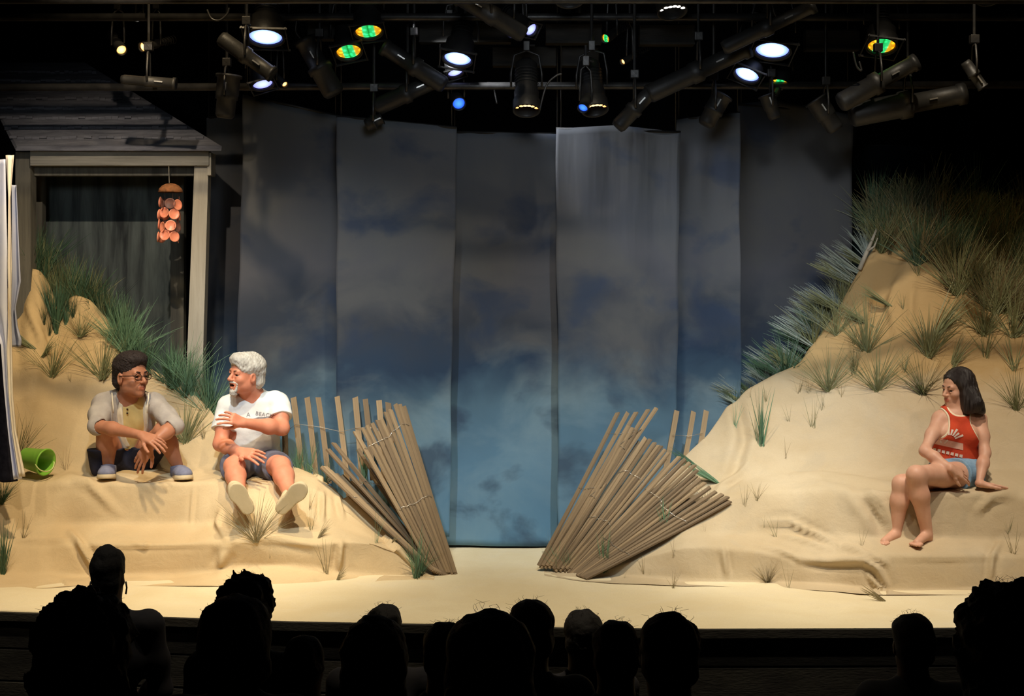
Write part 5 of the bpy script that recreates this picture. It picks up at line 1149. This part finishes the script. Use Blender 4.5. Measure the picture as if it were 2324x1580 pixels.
beam((700, 48), (800, 92), 9.3, .1, 'dark boxed trough left of the amber-green lamps')
def lensmat(kind):
    m, N, L, B = nt('lit_lens_'+kind); tc = N.new('ShaderNodeTexCoord').outputs['Object']
    ln = N.new('ShaderNodeVectorMath'); ln.operation = 'LENGTH'; L.new(tc, ln.inputs[0])
    mm = N.new('ShaderNodeMath'); mm.operation = 'MULTIPLY'; L.new(ln.outputs['Value'], mm.inputs[0]); mm.inputs[1].default_value = 10.0
    B.inputs['Base Color'].default_value = (.02, .02, .02, 1)
    if kind == 'blue': c = ramp(N, L, mm.outputs[0], [(0., (1, 1, 1)), (.52, (.9, .97, 1.)), (.72, (.30, .45, 1.)), (1., (.12, .16, .85))]); s = 1.6
    elif kind == 'violet': c = ramp(N, L, mm.outputs[0], [(0., (.6, .75, 1)), (.7, (.36, .40, 1.)), (1., (.2, .2, .8))]); s = 1.1
    elif kind == 'deepblue': c = ramp(N, L, mm.outputs[0], [(0., (.08, .35, 1)), (1., (.01, .06, .8))]); s = 1.1
    elif kind == 'warm': c = ramp(N, L, mm.outputs[0], [(0., (1, .8, .45)), (1., (.9, .35, .06))]); s = 1.6
    elif kind == 'white': c = ramp(N, L, mm.outputs[0], [(0., (1, 1, .95)), (1., (.8, .75, .65))]); s = 1.6
    else:
        vo = N.new('ShaderNodeTexVoronoi'); vo.inputs['Scale'].default_value = 26; L.new(tc, vo.inputs['Vector'])
        sp = N.new('ShaderNodeSeparateXYZ'); L.new(tc, sp.inputs[0]); ab = N.new('ShaderNodeMath'); ab.operation = 'ABSOLUTE'; L.new(sp.outputs[0], ab.inputs[0])
        m3 = N.new('ShaderNodeMath'); m3.operation = 'MULTIPLY'; L.new(ab.outputs[0], m3.inputs[0]); m3.inputs[1].default_value = 10
        cc_ = ramp(N, L, m3.outputs[0], [(0., (.0, .35, .03)), (.10, (.02, .75, .18)), (.42, (.05, .9, .25)), (.52, (1., .55, .02)), (1., (1., .30, .0))])
        dt = ramp(N, L, vo.outputs['Distance'], [(0., 1.6), (.5, .45)])
        c = mix(N, L, 1.0, cc_, dt, 'MULTIPLY'); s = 1.15
    L.new(c, B.inputs['Emission Color']); B.inputs['Emission Strength'].default_value = s
    return m
LM = {k: lensmat(k) for k in ('blue', 'violet', 'deepblue', 'warm', 'white', 'mosaic')}
M['deadlens'] = mat('dark_glass', (.03, .035, .05), .15, spec=.6)
def lamp(px, py, wpx, kind, label, Y=9.0, aim=(0, -.45, -.89), Lb=.30, gel=True, roll=0, taper=.75, cells=None, group=None, hang=False):
    """px,py,wpx: middle and width of the lens face; aim: the way it points"""
    aim = Vector((aim[0], aim[1]*(.75 if aim[2] < -.7 and not cells else 1), aim[2])).normalized(); c = P(px, py, Y); r = wpx*Y/F/2
    rt_ = empty('stage_light', c-aim*Lb*.5, label, 'stage light', group)
    o = tuple(rt_.location)
    q = MB().lathe([(r*1.16, .018), (r*1.16, -.05), (r*1.05, -.06), (r*1.05, -.11), (r*taper, -.14), (r*taper, -Lb*.9), (r*taper*.55, -Lb), (.002, -Lb)], c, aim, 26)
    q.lathe([(r*1.16, .018), (r*1.04, .018), (r*1.0, .0), (r*1.0, -.03)], c, aim, 26)
    for k in range(5): q.lathe([(r*taper+.006, -.16-k*.022), (r*taper+.006, -.167-k*.022)], c, aim, 26)
    q.build('housing', M['blackmetal'], rt_, True, origin=o)
    R = frame(aim, Vector((1, 0, roll)))
    if kind:
        n = 28; pts = []; fs = []
        if cells:
            for (cx_, cy_, cr) in cells:
                b0 = len(pts); pts += [Vector((cx_*r, cy_*r, .004))]+[Vector((cx_*r+cr*r*math.cos(2*PI*k/12), cy_*r+cr*r*.8*math.sin(2*PI*k/12), 0)) for k in range(12)]
                fs += [(b0, b0+1+k, b0+1+(k+1) % 12) for k in range(12)]
        else:
            rings = [(0, .010), (.4, .008), (.7, .005), (.97, 0)]
            pts = [Vector((0, 0, .010))]
            for rr_, hh in rings[1:]: pts += [Vector((rr_*r*math.cos(2*PI*k/n), rr_*r*math.sin(2*PI*k/n), hh)) for k in range(n)]
            fs = [(0, 1+k, 1+(k+1) % n) for k in range(n)]+[(1+i*n+k, 1+(i+1)*n+k, 1+(i+1)*n+(k+1) % n, 1+i*n+(k+1) % n) for i in range(2) for k in range(n)]
        sc = .1/r   # the glass is built at unit size so its colour rings fit
        le = mobj('lens', [p*sc for p in pts], fs, LM.get(kind) or M[kind], None, True); le.parent = rt_
        le.location = c-rt_.location; le.rotation_euler = R.to_euler(); le.scale = (1/sc,)*3
    if gel:
        g = MB(); s_ = r*1.28
        for k in range(4):
            a = k*PI/2; cx_ = Vector((math.cos(a)*s_, math.sin(a)*s_, .02)); g.box(c+R@cx_, (s_*2.15, .006, .012), R@Matrix.Rotation(a+PI/2, 3, 'Z'))
        g.build('gel_frame', M['greymetal'], rt_, False, origin=o)
    y0 = c-aim*Lb*.45; sd = (R@Vector((1, 0, 0))); up = Vector((0, 0, 1)); w = r*1.3
    pts = [y0+sd*w, y0+sd*w+up*.08, y0+sd*w*.8+up*.19, y0+up*.22, y0-sd*w*.8+up*.19, y0-sd*w+up*.08, y0-sd*w]
    MB().tube(pts, .007, 6).build('yoke', M['greymetal'], rt_, True, origin=o)
    cl_ = MB().box(y0+up*.245, (.04, .05, .06), None, .004); cl_.tube([y0+up*.22, Vector((y0.x, y0.y, 5.92)) if hang else y0+up*.34], .009, 8); cl_.tube([y0+up*.25+sd*.02, y0+up*.25+sd*.05], .006, 6)
    cl_.build('clamp', M['greymetal'], rt_, False, origin=o)
    return rt_
lamp(603, 82, 76, 'blue', 'brightest big blue-white lamp, upper left of the rig', roll=-.15)
lamp(596, 189, 46, 'violet', 'small violet-blue lamp directly below the big one at left', 9.2, (.25, -.45, -.86), roll=.25)
lamp(645, 190, 13, 'warm', 'tiny warm lamp right of the small violet one', 9.2, (.5, -.7, -.5), Lb=.14, gel=False)
lamp(836, 69, 60, 'mosaic', 'upper amber-and-green faceted lamp left of centre', aim=(.1, -.5, -.86), roll=.12)
lamp(791, 115, 56, 'mosaic', 'lower amber-and-green faceted lamp left of centre', 9.1, (.15, -.58, -.8), roll=.25)
lamp(1039, 131, 62, 'blue', 'blue-white lamp left of the hanging barrel', aim=(-.12, -.5, -.86), roll=-.25)
lamp(1033, 162, 36, 'violet', 'pale lamp tucked right under the central blue-white one', 9.25, (.25, -.5, -.8), roll=.4)
lamp(1041, 234, 28, 'deepblue', 'small deep blue lamp hanging lowest left of centre', 9.3, (.2, -.85, -.45), Lb=.2, gel=False, hang=True)
cells = [(-.8, .1, .16), (-.45, .35, .18), (-.12, .4, .18), (.2, .4, .18), (.5, .3, .18), (.85, .05, .2)]
lamp(1195, 246, 54, 'warm', 'vertical barrel lamp with a row of warm beads at its mouth, centre', 8.9, (0, -.42, -.90), Lb=.34, taper=.95, cells=cells, gel=False)
lamp(1350, 245, 54, 'warm', 'barrel lamp with warm beads right of the central barrel', 8.9, (.1, -.42, -.9), Lb=.34, taper=.95, cells=cells[1:], gel=False, roll=.25, hang=True)
lamp(1324, 243, 22, 'deepblue', 'small blue lamp touching the warm beaded barrel', 8.8, (-.3, -.7, -.6), Lb=.12, gel=False)
lamp(1161, 74, 22, 'violet', 'narrow blue crescent lamp beside the tilted square lamp', 9.0, (-.7, -.6, -.3), Lb=.14, gel=False)
lamp(1204, 66, 30, 'violet', 'tilted square-framed lamp at top centre', 8.9, (.55, -.6, -.55), Lb=.24, roll=-.5)
lamp(1376, 86, 20, 'mosaic', 'small amber lamp in the upper row right of centre', 9.0, (-.5, -.7, -.4), Lb=.16, gel=False)
lamp(1416, 139, 13, 'warm', 'tiny orange lamp right of centre', 9.2, (-.6, -.6, -.4), Lb=.14, gel=False)
lamp(1753, 112, 76, 'blue', 'big blue-white lamp on the right of the rig', aim=(-.12, -.45, -.89), roll=-.12)
lamp(1696, 167, 56, 'blue', 'tilted blue-white lamp below the big right one', 9.15, (-.35, -.5, -.8), roll=-.4)
lamp(1770, 184, 38, 'mosaic', 'small green-amber lamp on the right', 9.3, (-.2, -.4, -.9), Lb=.2, roll=-.25, gel=False)
lamp(1757, 216, 16, 'deadlens', 'dim blue-glass lamp under the small green-amber one', 9.25, (-.4, -.7, -.6), Lb=.16, gel=False)
lamp(2001, 102, 62, 'mosaic', 'rightmost amber-and-green faceted lamp', aim=(-.1, -.55, -.83), roll=-.15)
lamp(1525, 22, 60, 'white', 'white beaded lamp at the top edge, right of centre', 8.7, (.1, -.4, -.9), Lb=.26, cells=cells, roll=.2, gel=False)
lamp(1292, -4, 58, 'white', 'white lamp cut by the top edge near the centre', 8.7, (0, -.4, -.9), Lb=.26, cells=cells, gel=False)
lamp(2240, -6, 46, 'white', 'small white lamp cut by the top edge at far right', 8.7, (-.1, -.4, -.9), Lb=.26, cells=cells, gel=False)
lamp(275, 112, 22, 'warm', 'warm lamp above the porch roof, left of its pair', 9.1, (.45, -.8, -.5), Lb=.2, gel=False)
lamp(326, 106, 20, 'warm', 'warm slanting lamp above the porch roof, right of its pair', 9.1, (-.55, -.8, -.3), Lb=.24, gel=False)
lamp(312, 42, 13, 'white', 'tiny white lamp near the top edge at left', 9.1, (0, -.9, -.4), Lb=.12, gel=False)
# unlit barrels pointing away
def barrel(a, b, w0, w1, label, Ya=8.9, Yb=8.9, hang=True):
    A_, B_ = P(a[0], a[1], Ya), P(b[0], b[1], Yb); d = (B_-A_); Ln = d.length; d.normalize(); r0 = w0*Ya/F/2; r1 = w1*Yb/F/2
    rt_ = empty('stage_light', (A_+B_)/2, label, 'stage light', 'unlit barrels'); o = tuple(rt_.location)
    q = MB().lathe([(.002, 0), (r0*.8, 0), (r0, .02), (r0, Ln*.42), (r0*1.15, Ln*.43), (r0*1.15, Ln*.52), (r1, Ln*.54), (r1, Ln*.93), (r1*1.15, Ln*.94), (r1*1.15, Ln), (r1*.9, Ln-.01), (.002, Ln-.02)], A_, d, 22)
    q.build('housing', M['blackmetal'], rt_, True, origin=o)
    s_ = d.cross(Vector((0, 1, 0))).normalized(); s_ = Vector((0, -1, 0)); m_ = (A_+B_)/2; w = r0*1.5
    MB().tube([m_+s_*w, m_+s_*w+Vector((0, 0, .08)), m_+s_*w*.6+Vector((0, 0, .17)), m_+Vector((0, 0, .19)), m_-s_*w*.6+Vector((0, 0, .17)), m_-s_*w], .007, 6).build('yoke', M['greymetal'], rt_, True, origin=o)
    k_ = MB().box(m_+Vector((0, 0, .21)), (.05, .05, .05), None, .004); k_.tube([m_+Vector((0, 0, .19)), Vector((m_.x, m_.y, 5.92)) if hang else m_+Vector((0, 0, .34))], .009, 8); k_.build('clamp', M['greymetal'], rt_, False, origin=o)
    g_ = MB().box(A_+d*(Ln*.7)-Vector((0, r1+.004, 0)), (.05, .008, .014), frame(Vector((0, 1, 0)), d)); g_.build('nameplate', M['brightmetal'], rt_, False, origin=o)
barrel((1470, 215), (1700, 108), 44, 40, 'long unlit barrel slanting up to the tilted blue-white lamp')
barrel((1400, 290), (1480, 205), 36, 34, 'short unlit barrel pointing down in front of the cloth right of centre')
barrel((1640, 110), (1850, 12), 34, 30, 'slim unlit barrel slanting to the top edge on the right', 8.6, 8.5)
barrel((1190, 80), (1040, -12), 40, 44, 'unlit barrel slanting to the top edge at centre', 8.6, 8.5)
barrel((1930, 262), (2190, 212), 56, 44, 'large unlit barrel lying almost level above the right dune', 9.1, 9.1)
barrel((1905, 235), (2080, 140), 46, 36, 'unlit barrel slanting up below the rightmost amber lamp', 8.9, 8.9)
barrel((2190, 140), (2232, 200), 26, 24, 'short grey barrel pointing down at the far right', 8.7, 8.7)
barrel((1010, 195), (870, 105), 40, 36, 'unlit barrel slanting down to the central blue lamp', 9.1, 9.1)
barrel((850, 245), (1000, 178), 40, 36, 'low unlit barrel crossing in front of the cloth left of centre', 9.2, 9.2)
barrel((760, 215), (690, 90), 50, 44, 'unlit barrel pointing down right of the violet lamp', 9.1, 9.1)
barrel((500, 85), (620, 170), 36, 34, 'unlit barrel slanting between the two left blue lamps', 8.8, 8.8)
barrel((510, 268), (520, 170), 44, 52, 'hanging unlit barrel just right of the porch roof', 9.1, 9.1)
barrel((830, 285), (868, 268), 30, 26, 'stubby dark lamp overlapping the cloth top left of centre', 9.2, 9.2)
barrel((1760, 270), (1740, 215), 30, 36, 'dark lamp overlapping the outer right cloth top', 9.2, 9.2)
barrel((1898, 296), (1850, 225), 40, 48, 'dark lamp hanging low over the outer right cloth', 9.2, 9.2)
barrel((1600, 285), (1640, 215), 40, 44, 'dark lamp hanging low over the narrow dark cloth', 9.2, 9.2)
barrel((275, 180), (400, 190), 22, 24, 'thin unlit barrel lying level above the porch roof', 8.9, 8.9)
# loose cables
def cable(pts, label, Y=8.8, r=.006):
    q = [P(x, y, Y) for x, y in pts]; ps = []
    for i in range(len(q)-1):
        for t in np.linspace(0, 1, 8, endpoint=False):
            a = q[max(i-1, 0)]; b = q[i]; c = q[i+1]; d = q[min(i+2, len(q)-1)]
            ps.append(.5*((2*b)+(c-a)*t+(2*a-5*b+4*c-d)*t*t+(3*b-a-3*c+d)*t**3))
    ps.append(q[-1]); o = MB().tube(ps, r, 7).build('cable', M['greymetal'], None, True); tag(o, label, 'cable', 'loose rig cables')
cable([(470, 22), (480, 42), (498, 46), (515, 32), (520, 18)], 'pale cable loop hanging above the big left lamp')
cable([(1752, 0), (1758, 30), (1775, 52), (1782, 58)], 'curved pale cable at the top right of centre')
cable([(1225, 250), (1240, 195), (1262, 172), (1275, 168)], 'cable arching right of the central barrel')
cable([(1128, 235), (1120, 200), (1108, 188), (1092, 200)], 'cable arching left of the central barrel', 9.3)
cable([(675, 38), (671, 70), (682, 88)], 'short dangling cable right of the big left lamp', 9.05)
cable([(1936, 118), (1944, 150), (1955, 160), (1950, 140)], 'small cable loop left of the rightmost amber lamp')
